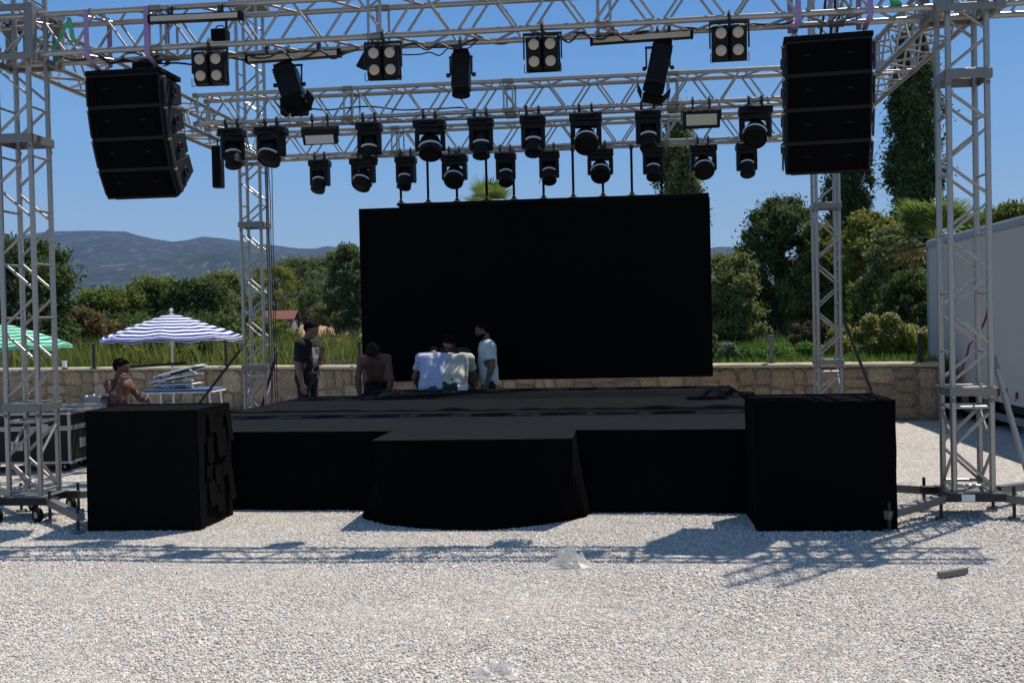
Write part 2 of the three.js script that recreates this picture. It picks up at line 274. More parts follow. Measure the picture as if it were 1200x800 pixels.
// ---------------------------------------------------------------- stage, runway, screen, covered subwoofers
{
  const clothTex = (() => { const a = tileNoise(61, 12), b = tileNoise(62, 64), c = tileNoise(63, 256); return dataTex(512, (u, v) => { const t = .62 + .5 * (a(u, v) * .35 + b(u, v) * .3 + c(u, v) * .35); return [t, t * 1.0, t]; }, false, 1); })();
  const deckMat = dark([.0135, .0150, .0172], .92, .04, { map: clothTex }), deckMat2 = dark([.0105, .0120, .0138], .92, .04, { map: clothTex });
  const H = .665, TURN = -.055;                                            // the deck stands a few degrees off the trusses' axis
  const st = thing('stage_platform', 'low black carpeted stage with cloth skirt under the lighting rig', 'stage', V(-1.6, 0, 9.0), TURN);
  const l = -2.9, r = 2.92;                                               // local: x along the front, z behind
  const flat = (x0, x1, z0, z1, y, amp, sx = 40, sz = 30) => gridSurface(sx, sz, (u, v) => { const x = x0 + (x1 - x0) * u, z = z0 + (z1 - z0) * v; return new THREE.Vector3(x, y + amp * fbm(x * 1.4 + 3, z * 1.4 + 8), -z); });
  part(st, 'front_carpet', flat(l, r, 0, 2.08, H, .010), deckMat);
  part(st, 'rear_carpet', flat(l, r, 2.10, 4.45, H + .004, .014), deckMat2);
  // the ragged lap where the two carpets meet
  part(st, 'carpet_lap', gridSurface(220, 6, (u, v) => { const x = l + (r - l) * u, k = .012 * fbm(x * 5, 1) + .014 * fbm(x * 1.7, 4); return new THREE.Vector3(x, H + .006 + Math.max(0, .018 * Math.sin(v * Math.PI) * (1 + 1.6 * nz(x * 3.1, .4))), -(2.07 + .07 * v + k * (1 + v))); }), M.cloth);
  // the step up at the very back, covered too
  part(st, 'rear_step', (() => { const w0 = l + .82, w1 = r - .12, z0 = 3.75, z1 = 4.5, y1 = H + .085; return gridSurface(60, 14, (u, v) => { const x = w0 + (w1 - w0) * u, e = Math.min(u * (w1 - w0), (1 - u) * (w1 - w0)) / .16, k = THREE.MathUtils.smoothstep(e, 0, 1) * THREE.MathUtils.smoothstep(v, 0, .22); return new THREE.Vector3(x, H - .02 + (y1 - H + .02) * k + .01 * fbm(x * 2, v * 4), -(z0 + (z1 - z0) * v)); }); })(), deckMat2);
  // skirts: hanging cloth with soft folds
  const skirt = (x0, z0, x1, z1, n, out = .02) => gridSurface(n, 10, (u, v) => { const x = x0 + (x1 - x0) * u, z = z0 + (z1 - z0) * u, L = Math.hypot(x1 - x0, z1 - z0), s = u * L, f = (.004 + .022 * v) * (Math.sin(s * 9 + 2 * nz(s, 1)) * .6 + nz(s * 3, 5)); const nx = (z1 - z0) / L, nzz = -(x1 - x0) / L; return new THREE.Vector3(x + nx * (f + out * v), (H + .004) * (1 - v) + .005, -(z + nzz * (f + .004 * (1 - v) + out * v))); });
  part(st, 'front_skirt', skirt(l, -.004, r, -.004, 240, .17), M.cloth);
  part(st, 'side_skirt', skirt(l, 4.45, l, 0, 120), M.cloth); part(st, 'side_skirt', skirt(r, 0, r, 4.45, 120), M.cloth);
  part(st, 'rear_skirt', skirt(r, 4.5, l, 4.5, 160), M.cloth);
  for (const x of [l + .3, -1.4, 0, 1.4, r - .3]) for (const z of [.35, 2.1, 4.1]) bar(st, 'deck_leg', new THREE.Vector3(x, 0, -z), new THREE.Vector3(x, H - .03, -z), .024, M.galv);
  // the runway in front: a draped block whose cloth flares at the floor
  const rw = thing('runway', 'short black draped runway block jutting from the stage front', 'stage', V(-1.235, 0, 9.02), 0);
  const TL = -.805, TR = .805, TF = .80;
  part(rw, 'runway_carpet', gridSurface(30, 16, (u, v) => { const x = TL + (TR - TL) * u, z = .02 + (TF - .02) * v; const edge = Math.max(0, (v - .9) / .1); return new THREE.Vector3(x, H + .012 + .008 * fbm(x * 3, z * 3) - .014 * edge * (1 + nz(x * 5, 3)) * .8, z); }), deckMat);
  const per = (u) => { const a = TF, b = TR - TL, L = a * 2 + b, s = u * L; if (s < a) return [TL, s, 0]; if (s < a + b) return [TL + s - a, TF, 1]; return [TR, TF - (s - a - b), 2]; };
  const foot = (u) => {                                                   // the hem on the gravel, measured all round
    const pts = [[-1.02, .10], [-.97, .48], [-.74, .76], [-.42, .92], [-.05, 1.015], [.25, .98], [.55, .80], [.80, .56], [.92, .34], [.945, .05]];
    const t = u * (pts.length - 1), i = Math.min(pts.length - 2, Math.floor(t)), k = t - i, q = (j) => pts[Math.max(0, Math.min(pts.length - 1, j))];
    const cr = (c) => { const [a, b, d, e] = [q(i - 1)[c], q(i)[c], q(i + 1)[c], q(i + 2)[c]]; return .5 * (2 * b + (d - a) * k + (2 * a - 5 * b + 4 * d - e) * k * k + (3 * b - a - 3 * d + e) * k * k * k); };
    return [cr(0), cr(1)];
  };
  part(rw, 'runway_skirt', gridSurface(260, 24, (u, v) => { const [x, z] = per(u), [fx, fz] = foot(u), k = v * v * (1.6 - .6 * v), f = .02 * v * (nz(u * 40, v * 1.5, 2) + .5 * nz(u * 90, v * 2, 7)); const cx = x + (fx - x) * k, cz = z + (fz - z) * k, L = Math.hypot(cx, cz - .2) || 1; return new THREE.Vector3(cx + f * cx / L, (H + .012) * (1 - v) + .004, cz + f * (cz - .2) / L); }), dark([.0022, .0022, .0026], .9, .05));
}
{
  // the video wall, switched off
  const D = 14.40, a = at(420, 244, D), b = at(832, 231, D), lo = at(833, 441, D).y, hi = (a.y + b.y) / 2, w = b.x - a.x, h = hi - lo;
  const t = thing('video_screen', 'large switched-off black video wall hanging behind the stage', 'screen', new THREE.Vector3((a.x + b.x) / 2, lo, -D - .05));
  const nx = 10, ny = 5, pw = w / nx, ph = h / ny, face = dark([.0022, .0022, .0024], .7, .10);
  for (let j = 0; j < ny; j++) for (let i = 0; i < nx; i++) part(t, 'panel', rbox(pw - .0004, ph - .0004, .09, .001), face, new THREE.Vector3(-w / 2 + pw * (i + .5), ph * (j + .5), 0));
  part(t, 'gap_blocker', rbox(w - .02, h - .02, .01, .002), M.blackMatte, new THREE.Vector3(0, h / 2, -.052));  // added behind the panels so no light shows through their gaps
  part(t, 'header_beam', rbox(w - .58, .055, .10, .008), M.blackMatte, new THREE.Vector3(.28, h + .0285, 0));
  for (const e of [-1, 1]) part(t, 'rear_post', rbox(.06, h - .02, .06, .006), M.steel, new THREE.Vector3(e * w * .42, h / 2, -.09));
  const nth = ['first', 'second', 'third', 'fourth', 'fifth', 'sixth', 'seventh', 'eighth', 'ninth', 'tenth'];
  [469, 501, 535, 570, 602, 637, 672, 707, 741, 776].forEach((px, i) => {
    const x = at(px, 235, D).x, s = thing('screen_strap', nth[i] + ' black screen strap counted from the end by the man in black', 'strap', new THREE.Vector3(x, hi + .07, -D - .05), 0, 'straps holding the screen');
    const len = DECK - .02 - hi - .07; part(s, 'webbing', rbox(.034, len, .006, .001), M.blackMatte, new THREE.Vector3(0, len / 2, 0)); part(s, 'shackle', new THREE.TorusGeometry(.026, .008, 6, 14), M.galv, new THREE.Vector3(0, .012, 0)); part(s, 'foot_bracket', rbox(.12, .04, .06, .01), M.blackMatte, new THREE.Vector3(0, -.024, 0));
    part(s, 'clamp', rbox(.05, .07, .06, .01), M.steelDark, new THREE.Vector3(0, len + .0, 0));
    if (i % 5 === 0) bar(s, 'loose_tail', new THREE.Vector3(-.01, .30, .01), new THREE.Vector3(-.06, .2, .02), .006, M.blackMatte);
  });
}
function subStack(label, x, d, w, h, dep, flaps, turn, flare) {
  const t = thing('subwoofer_stack', label, 'subwoofer', V(x + w / 2, 0, d), turn, 'covered subwoofer stacks');
  const mat = flaps.length ? dark([.0070, .0067, .0063], .92, .05, { map: scuff }) : dark([.0034, .0034, .0036], .95, .05), topMat = mat, sideMat = mat;
  for (let k = 0; k < 2; k++) part(t, 'cabinet', rbox(w - .04, h / 2 - .01, dep - .04, .015), M.blackMatte, new THREE.Vector3(0, h / 4 + k * h / 2, -dep / 2));
  const sag = (u, v) => .006 * fbm(u * 3, v * 3, 4), fl = (v) => flare * v * v;
  part(t, 'cover_top', gridSurface(20, 14, (u, v) => new THREE.Vector3(-w / 2 + w * u, h + sag(u, v) - .012 * Math.pow(Math.abs(2 * v - 1), 8) * (1 + nz(u * 4, 2)), -dep * v)), topMat);
  part(t, 'cover_front', gridSurface(40, 20, (u, v) => new THREE.Vector3(-w / 2 + w * u + (2 * u - 1) * fl(v), h * (1 - v) + .004 - .008 * (1 - v) * (1 + nz(u * 5, 1)) * .5, .004 + fl(v) + .012 * v * nz(u * 7, v * 2, 3))), mat);
  part(t, 'cover_side', gridSurface(16, 20, (u, v) => new THREE.Vector3(w / 2 + .003 + fl(v) + .006 * nz(u * 4, v * 4, 9), h * (1 - v) + .004, -dep * u)), sideMat);
  part(t, 'cover_side', gridSurface(16, 20, (u, v) => new THREE.Vector3(-w / 2 - .003 - fl(v) - .006 * nz(u * 4, v * 4, 5), h * (1 - v) + .004, -dep * u)), sideMat);
  part(t, 'cover_back', gridSurface(8, 8, (u, v) => new THREE.Vector3(-w / 2 + w * u, h * (1 - v) + .004, -dep - .003)), sideMat);
  for (const [z, y, ww, hh, tilt] of flaps) { const p = part(t, 'cloth_flap', rbox(.008, hh, ww, .002), sideMat, new THREE.Vector3(w / 2 + .016 + Math.abs(tilt) * hh / 2 + .006 * rnd(), y, -z), [tilt * .25, 0, tilt]); p.userData.label = 'square cloth flap hanging loose on the cover'; }
  return t;
}
// flaps: depth, height, width, drop, how far it stands off
subStack('black covered subwoofer stack with loose flaps beside the flight cases', -4.318, 8.01, .928, .962, .69, [[.25, .84, .13, .17, .08], [.40, .80, .14, .12, .03], [.43, .66, .20, .24, .06], [.20, .62, .12, .20, .03], [.60, .78, .10, .26, .10], [.36, .40, .15, .16, .05], [.24, .26, .17, .20, .07], [.52, .44, .13, .14, .03], [.60, .30, .11, .30, .11], [.40, .16, .15, .14, .03], [.18, .45, .12, .10, .02]], 0, .006);
subStack('black cloth-draped subwoofer stack beside the tower by the trailer', .955, 7.96, 1.0, .965, .72, [], 0, .004);

// ---------------------------------------------------------------- the hung lights
const LOW = DECK;                                                        // centre of the lower chords
// clamp: a half coupler that grips a lower chord; origin at the chord's centre
function clampOn(t, y = 0, z = 0, x = 0, drop = .09) {
  const c = part(t, 'clamp', new THREE.TorusGeometry(.034, .012, 8, 18), M.steelDark, new THREE.Vector3(x, y, z), [0, Math.PI / 2, 0]);
  part(c, 'clamp_bolt', rbox(.05, .02, .02, .004), M.galv, new THREE.Vector3(0, .045, 0)); bar(t, 'hanger', new THREE.Vector3(x, y - .03, z), new THREE.Vector3(x, y - drop, z), .011, M.steelDark); return c;
}
// four-lamp blinders
function blinder(label, px, py, yaw) {
  const p = at(px, py, FRONT), t = thing('blinder_light', label, 'blinder light', new THREE.Vector3(p.x, LOW, -FRONT), 0, 'four-lamp blinders on the front truss');
  const drop = LOW - p.y, S = .265; clampOn(t, 0, 0, 0, .10);
  part(t, 'yoke_bar', rbox(S + .05, .018, .03, .004), M.steelDark, new THREE.Vector3(0, -drop + S / 2 + .028, 0));
  for (const e of [-1, 1]) part(t, 'yoke_arm', rbox(.012, .20, .03, .003), M.steelDark, new THREE.Vector3(e * (S / 2 + .019), -drop + .06, 0));
  const pivot = new THREE.Group(); pivot.name = 'lamp_head'; t.add(pivot); pivot.position.set(0, -drop, 0); pivot.rotation.set(.10, yaw, 0);
  for (const e of [-1, 1]) {
    part(pivot, 'lamp_box', rbox(S / 2 - .005, S, .13, .028, 3), M.blackPlastic, new THREE.Vector3(e * S / 4, 0, 0));
    for (const v of [-1, 1]) {
      const x = e * S / 4, y = v * S / 4;
      part(pivot, 'lamp_rim', new THREE.TorusGeometry(.048, .006, 8, 28), M.blackPlastic, new THREE.Vector3(x, y, .066));
      part(pivot, 'lamp', new THREE.LatheGeometry([[0, .008], [.012, .012], [.024, .010], [.034, .006], [.043, .0]].map(([a, b]) => new THREE.Vector2(a, b)), 24), M.lampFace, new THREE.Vector3(x, y, .068), [Math.PI / 2, 0, 0]);
      part(pivot, 'lamp_core', new THREE.TorusGeometry(.016, .0035, 6, 20), M.lampCore, new THREE.Vector3(x, y, .0795));
    }
  }
  part(pivot, 'rear_frame', rbox(S + .012, S + .012, .05, .01), M.blackMatte, new THREE.Vector3(0, 0, -.045));
  for (const e of [-1, 1]) { const pts = [[e * (S / 2 - .02), -S / 2], [e * (S / 2 + .012), -S / 2 - .02], [e * (S / 2 + .014), -S / 2 + .05]].map(([x, y]) => new THREE.Vector3(x, y, .04)); part(pivot, 'wire_guard', tubeG(pts, .0035, 12, 5), M.steelDark); }
  return t;
}
blinder('four-lamp blinder hanging beside the speaker array over the flight cases', 246, 80, .10);
blinder('four-lamp blinder between the round-bodied and the tilted spotlight', 449, 73, .06);
blinder('four-lamp blinder between the upright spotlight and the long light bar', 636, 63, 0);
blinder('four-lamp blinder hanging beside the speaker array by the trailer', 855, 50, -.06);
// long light bars
function ledBar(label, p0, p1, d, yClamp) {
  const a = at(p0[0], p0[1], d), b = at(p1[0], p1[1], d), c = a.clone().add(b).multiplyScalar(.5), L = a.distanceTo(b);
  const t = thing('light_bar', label, 'light bar', c, 0, 'long light bars on the front truss'); t.rotation.z = Math.atan2(b.y - a.y, b.x - a.x);
  part(t, 'housing', rbox(L, .062, .075, .006), M.blackPlastic, new THREE.Vector3(0, .004, -.02));
  const n = 9; part(t, 'diffuser', rbox(L - .03, .042, .012, .003), M.diffuser, new THREE.Vector3(0, 0, .0205));
  for (const e of [-1, 1]) part(t, 'end_cap', rbox(.014, .068, .082, .004), M.blackMatte, new THREE.Vector3(e * (L / 2 + .004), .004, -.018));
  for (const e of [-.28, .28]) { part(t, 'bracket', rbox(.03, yClamp, .012, .003), M.steelDark, new THREE.Vector3(e * L, yClamp / 2 + .03, -.02)); part(t, 'clamp', new THREE.TorusGeometry(.034, .012, 8, 16), M.steelDark, new THREE.Vector3(e * L, yClamp + .04, -.02), [0, Math.PI / 2, 0]); }
  for (let i = 1; i < n; i++) part(t, 'diffuser_rib', rbox(.004, .044, .014, .001), M.diffuser, new THREE.Vector3(-L / 2 + L * i / n, 0, .0205));
  return t;
}
ledBar('long light bar on the upper chord above a blinder', [175, 23], [281, 18], FRONT - .06, .03);
ledBar('long light bar tucked above the tilted spotlight', [289, 70], [397, 62], FRONT + .30, .04);
ledBar('long light bar under the truss beside the barn-door spotlight', [693, 48], [811, 40], FRONT + .30, .04);
// long-bodied profile spotlights
function profile(label, p0, p1, wide, kind, extra) {
  const d = FRONT + .33, a = at(p0[0], p0[1], d), b = at(p1[0], p1[1], d), dir = b.clone().sub(a), L = dir.length(), mid = a.clone().add(b).multiplyScalar(.5);
  const t = thing('profile_spotlight', label, 'spotlight', new THREE.Vector3(mid.x, LOW, -d), 0, 'long spotlights on the front truss');
  clampOn(t, 0, 0, 0, .12); const rel = (v) => v.clone().sub(t.position);
  const yk = wide / 2 + .014; part(t, 'yoke_bar', rbox(yk * 2 + .02, .016, .03, .003), M.steelDark, new THREE.Vector3(0, -.12, 0));
  for (const e of [-1, 1]) { bar(t, 'yoke_arm', new THREE.Vector3(e * yk, -.12, 0), rel(mid).add(new THREE.Vector3(e * yk, .0, .01)), .008, M.steelDark); part(t, 'yoke_knob', new THREE.CylinderGeometry(.018, .018, .03, 12), M.blackPlastic, rel(mid).add(new THREE.Vector3(e * (yk + .018), 0, .01)), [0, 0, Math.PI / 2]); }
  const h = new THREE.Group(); h.name = 'lamp_head'; t.add(h); h.position.copy(rel(mid)); h.quaternion.setFromUnitVectors(new THREE.Vector3(0, -1, 0), dir.clone().normalize().add(new THREE.Vector3(0, 0, .18)).normalize());
  const w = wide;
  part(h, 'body', rbox(w, L * .78, w * .95, .02, 2), M.blackPlastic, new THREE.Vector3(0, L * .05, 0));
  part(h, 'rear_cap', rbox(w * .86, L * .14, w * .82, .02, 2), M.blackMatte, new THREE.Vector3(0, L * .47, 0));
  for (let i = 0; i < 4; i++) part(h, 'cooling_rib', rbox(w * 1.02, .006, w * .97, .002), M.blackMatte, new THREE.Vector3(0, L * (.18 + .07 * i), 0));
  part(h, 'lens_tube', new THREE.CylinderGeometry(w * .46, w * .5, L * .12, 24), M.blackMatte, new THREE.Vector3(0, -L * .39, 0));
  part(h, 'lens', new THREE.CylinderGeometry(w * .4, w * .4, .01, 24), M.lens, new THREE.Vector3(0, -L * .452, 0));
  if (kind !== 'round') for (let i = 0; i < 4; i++) { const ang = i * Math.PI / 2, dr = part(h, 'barn_door', rbox(w * 1.05, .085, .004, .001), M.blackMatte, new THREE.Vector3(Math.sin(ang) * w * .68, -L * .49, Math.cos(ang) * w * .68)); dr.rotation.set(0, ang, 0); dr.rotateX(i % 2 ? .6 : -.35); }
  for (let i = 0; i < 4; i++) bar(h, 'guard_wire', new THREE.Vector3((i % 2 ? 1 : -1) * w * .42, L * .52, (i < 2 ? 1 : -1) * w * .4), new THREE.Vector3((i % 2 ? 1 : -1) * w * .3, L * .60, 0), .004, M.galv);
  return t;
}
profile('tilted black spotlight with open barn doors under the light bar', [331, 76], [348, 123], .185, 'door');
profile('upright black spotlight hanging between two blinders', [540, 60], [541, 116], .155, 'round');
profile('black barn-door spotlight leaning under the long light bar', [778, 48], [765, 112], .165, 'door');
// moving heads
function movingHead(kind) {
  const t = new THREE.Group(); const wash = kind === 'wash', W = wash ? .32 : .25;
  for (const e of [-1, 1]) { part(t, 'clamp', new THREE.TorusGeometry(.034, .012, 8, 16), M.steelDark, new THREE.Vector3(e * .065, 0, 0), [0, Math.PI / 2, 0]); part(t, 'clamp_body', rbox(.03, .05, .05, .006), M.steelDark, new THREE.Vector3(e * .065, -.052, 0)); }
  part(t, 'base', rbox(W + .02, .085, .20, .02, 2), M.blackPlastic, new THREE.Vector3(0, -.115, 0));
  part(t, 'base_panel', rbox(W * .6, .03, .004, .001), M.blackMatte, new THREE.Vector3(0, -.115, .102));
  const yaw = new THREE.Group(); yaw.name = 'yoke'; t.add(yaw); yaw.position.y = -.165;
  part(yaw, 'yoke_bridge', rbox(W - .01, .075, .14, .02, 2), M.blackPlastic, new THREE.Vector3(0, -.012, 0));
  for (const e of [-1, 1]) part(yaw, 'yoke_arm', rbox(.052, wash ? .22 : .25, .12, .02, 2), M.blackPlastic, new THREE.Vector3(e * (W / 2 - .024), -.12, 0));
  const head = new THREE.Group(); head.name = 'head'; yaw.add(head); head.position.y = wash ? -.175 : -.165;
  const R = wash ? .122 : .09, prof = wash ? [[.0, .12], [.065, .115], [.10, .085], [.115, .03], [.122, -.03], [.122, -.10], [.112, -.116]] : [[0, .15], [.05, .148], [.082, .12], [.086, .05], [.089, -.05], [.091, -.145], [.084, -.158]];
  part(head, 'lamp_body', new THREE.LatheGeometry(prof.map(([a, b]) => new THREE.Vector2(a, b)).reverse(), 28), M.blackPlastic);
  part(head, 'rim', new THREE.TorusGeometry(R * .97, .0075, 8, 32), M.blackPlastic, new THREE.Vector3(0, wash ? -.112 : -.154, 0), [Math.PI / 2, 0, 0]);
  part(head, 'lens', new THREE.LatheGeometry([[0, -.022], [R * .5, -.018], [R * .8, -.008], [R * .93, 0]].map(([a, b]) => new THREE.Vector2(a, b + (wash ? -.105 : -.148))), 24), M.lens);
  part(head, 'collar', new THREE.TorusGeometry(R * 1.0, .012, 8, 32), M.paleGrey, new THREE.Vector3(0, wash ? -.04 : -.015, 0), [Math.PI / 2, 0, 0]);  // added ring, its pale colour painting the bright crescent on each head
  t.userData = {}; return t;
}
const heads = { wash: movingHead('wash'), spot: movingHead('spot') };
function placeHead(kind, px, d, label, group, tilt, pan) {
  const p = at(px, 170, d), t = heads[kind].clone(); t.name = numbered(kind === 'wash' ? 'wash_moving_head' : 'spot_moving_head'); scene.add(t);
  t.position.set(p.x, LOW, -d); t.userData = { label, category: 'moving head', group };
  const y = t.getObjectByName('yoke'); y.rotation.y = pan; y.getObjectByName('head').rotation.x = tilt * 1.05 - .08; t.scale.setScalar(1.06);
}
{
  const mid = [[272, 'spot', -.35, .5], [318, 'wash', -.4, -.4], [433, 'spot', -.28, .1], [504, 'wash', -.45, .2], [564, 'spot', -.25, .08], [625, 'spot', -.36, .1], [687, 'wash', -.75, .05], [760, 'spot', -.4, .05], [886, 'wash', -.75, -.25]];
  const rear = [[374, 'spot', -.42, -.2], [425, 'wash', -.55, -.35], [475, 'spot', -.42, -.25], [532, 'wash', -.6, -.1], [592, 'spot', -.5, .1], [643, 'spot', -.5, .05], [703, 'wash', -.7, .05], [765, 'spot', -.5, .05], [824, 'wash', -.7, .1], [875, 'spot', -.5, 0]];
  const nth = ['first', 'second', 'third', 'fourth', 'fifth', 'sixth', 'seventh', 'eighth', 'ninth', 'tenth'];
  mid.forEach(([x, k, a, b], i) => placeHead(k, x, MID, (k === 'wash' ? 'wide round-lens' : 'narrow black') + ' moving light, ' + nth[i] + ' on the middle truss from the cable-hung tower', 'moving lights on the middle truss', a, b));
  rear.forEach(([x, k, a, b], i) => placeHead(k, x, REAR, (k === 'wash' ? 'wide round-lens' : 'narrow black') + ' moving light, ' + nth[i] + ' on the rear truss from the cable-hung tower', 'moving lights on the rear truss', a, b));
}
// flat strobe lights
function strobe(label, px, py, d, tilt, flip) {
  const p = at(px, py, d), t = thing('strobe_light', label, 'strobe light', new THREE.Vector3(p.x, LOW, -d), 0, 'strobe lights on the middle truss'), drop = LOW - p.y, W = .40, H = .19;
  for (const e of [-1, 1]) clampOn(t, 0, 0, e * .09, .10);
  part(t, 'yoke_bar', rbox(W + .03, .02, .04, .004), M.steelDark, new THREE.Vector3(0, -.105, 0));
  for (const e of [-1, 1]) part(t, 'yoke_arm', rbox(.014, drop - .09, .04, .003), M.steelDark, new THREE.Vector3(e * (W / 2 + .012), -(drop + .10) / 2, 0));
  const h = new THREE.Group(); h.name = 'lamp_head'; t.add(h); h.position.y = -drop; h.rotation.x = tilt;
  part(h, 'housing', rbox(W, H, .09, .012, 2), M.blackPlastic);
  part(h, 'diffuser', rbox(W - .07, H - (flip ? .09 : .07), .01, .004), flip ? M.paleGrey : M.lampCore, new THREE.Vector3(0, flip ? -.03 : -.005, .046));
  for (let i = 0; i < 3; i++) part(h, 'cooling_rib', rbox(W - .04, .006, .02, .002), M.blackMatte, new THREE.Vector3(0, H * (.12 + .1 * i), -.05));
  return t;
}
strobe('flat strobe light with grey strip between two moving lights', 375, 159, MID - .02, .45, true);
strobe('flat strobe light with cream panel hanging in front of the poplar', 822, 140, MID - .02, .1, false);
// small clamp lamp and control boxes on the front truss
{
  const p = at(428, 52, FRONT + .2), t = thing('pin_spot', 'small black lamp clamped to the truss beside a blinder', 'spotlight', new THREE.Vector3(p.x, LOW, -FRONT - .33));
  clampOn(t, 0, 0, 0, .06); part(t, 'body', new THREE.CylinderGeometry(.035, .05, .17, 16), M.blackPlastic, new THREE.Vector3(-.03, -.10, .02), [.2, 0, -.5]); part(t, 'lens', new THREE.CylinderGeometry(.04, .04, .006, 16), M.lens, new THREE.Vector3(-.072, -.177, .036), [.2, 0, -.5]); part(t, 'bracket', rbox(.02, .07, .03, .004), M.steelDark, new THREE.Vector3(-.005, -.06, 0));
  for (const [px, py, d, w, h, lab] of [[258, 42, FRONT + .15, .13, .10, 'black splitter box resting in the front truss above a blinder'], [168, 80, FRONT + .20, .16, .09, 'black chain box behind the speaker array over the flight cases']]) { const q = at(px, py, d), b = thing('control_box', lab, 'box', q); part(b, 'case', rbox(w, h, .12, .01), M.blackMatte); part(b, 'handle', tubeG([[-.04, h / 2, 0], [-.03, h / 2 + .03, 0], [.03, h / 2 + .03, 0], [.04, h / 2, 0]].map((v) => new THREE.Vector3(...v)), .006, 12, 5), M.steelDark); part(b, 'hook', rbox(.02, .12, .02, .004), M.steelDark, new THREE.Vector3(w * .3, h / 2 + .03, -.04)); }
  const q = at(345, 128, MID + .2), b = thing('control_box', 'black splitter box standing in the middle truss', 'box', q); part(b, 'case', rbox(.30, .14, .16, .012), M.blackMatte); part(b, 'corner_bracket', rbox(.31, .012, .17, .003), M.galv, new THREE.Vector3(0, .072, 0));
  const s = at(244, 188, MID + .9), k = thing('hanging_speaker', 'slim black column speaker hanging from the side truss', 'speaker', new THREE.Vector3(X0 + WAIST / 2 + RISE / 2, LOW, s.z)); clampOn(k, 0, 0, 0, .1); part(k, 'column', rbox(.12, .52, .13, .014), M.blackPlastic, new THREE.Vector3(0, -.36, 0)); part(k, 'grille', rbox(.10, .48, .006, .002), M.blackMatte, new THREE.Vector3(0, -.36, .067));
}
// ---------------------------------------------------------------- line arrays with their slings
function lineArray(label, px, turn, n = 4) {
  const d = FRONT + .02, p = at(px, 90, d), t = thing('line_array', label, 'speaker array', new THREE.Vector3(p.x, 3.80, -d), turn, 'hanging speaker arrays');
  const W = .66, H = .254, PITCHED = .266, D = .40, box = dark([.0022, .0022, .0024], .9, .1), side = dark([.014, .0135, .017], .75, .3);
  part(t, 'fly_frame', rbox(W + .02, .045, .40, .01), M.blackMatte, new THREE.Vector3(0, -.012, -.20));
  const pos = new THREE.Vector3(0, -.045, 0); let a = .03;
  for (let k = 0; k < n; k++) {
    a += [.04, .15, .16, .18][k];
    const g = new THREE.Group(); g.name = 'cabinet'; t.add(g); g.position.copy(pos); g.rotation.x = a;          // front top edge is the hinge
    const sh = new THREE.Shape([[0, 0], [0, -H], [-.10, -H], [-D, -H * .80], [-D, -H * .20], [-.10, 0]].map(([x, y]) => new THREE.Vector2(x, y)));
    const ex = new THREE.ExtrudeGeometry(sh, { depth: W - .03, bevelEnabled: true, bevelSize: .008, bevelThickness: .015, bevelSegments: 2 }); ex.rotateY(-Math.PI / 2); ex.translate(W / 2 - .015, 0, 0);
    // extrude lies in x-y: turn so that shape x runs to the back
    part(g, 'enclosure', ex, side);
    part(g, 'grille', rbox(W - .03, H - .018, .012, .005), box, new THREE.Vector3(0, -H / 2, .010));
    for (const e of [-1, 1]) {
      part(g, 'horn_edge', rbox(.05, H - .03, .02, .008), box, new THREE.Vector3(e * (W / 2 - .075), -H / 2, .016));
      part(g, 'latch', rbox(.045, .014, .006, .003), M.blackPlastic, new THREE.Vector3(e * (W / 2 - .17), -H * .42, .018));
      part(g, 'rigging_plate', rbox(.014, H * .9, .05, .003), M.steelDark, new THREE.Vector3(e * (W / 2 + .018), -H / 2, -.05));
      part(g, 'side_handle', new THREE.TorusGeometry(.035, .009, 6, 14), M.blackPlastic, new THREE.Vector3(e * (W / 2 + .02), -H / 2, -.22), [0, Math.PI / 2, 0]);
      part(g, 'pin', rbox(.03, .012, .012, .002), M.galv, new THREE.Vector3(e * (W / 2 + .02), -.02, -.03));
    }
    part(g, 'splay_block', rbox(W - .09, PITCHED - H + .05, .26, .006), box, new THREE.Vector3(0, -H - .008, -.17)); pos.add(new THREE.Vector3(0, -PITCHED * Math.cos(a), -PITCHED * Math.sin(a)));
  }
  return t;
}
lineArray('black curved speaker array hanging over the flight-case corner', 143, -.02);
lineArray('black curved speaker array hanging next to the trailer corner', 972, -.10);
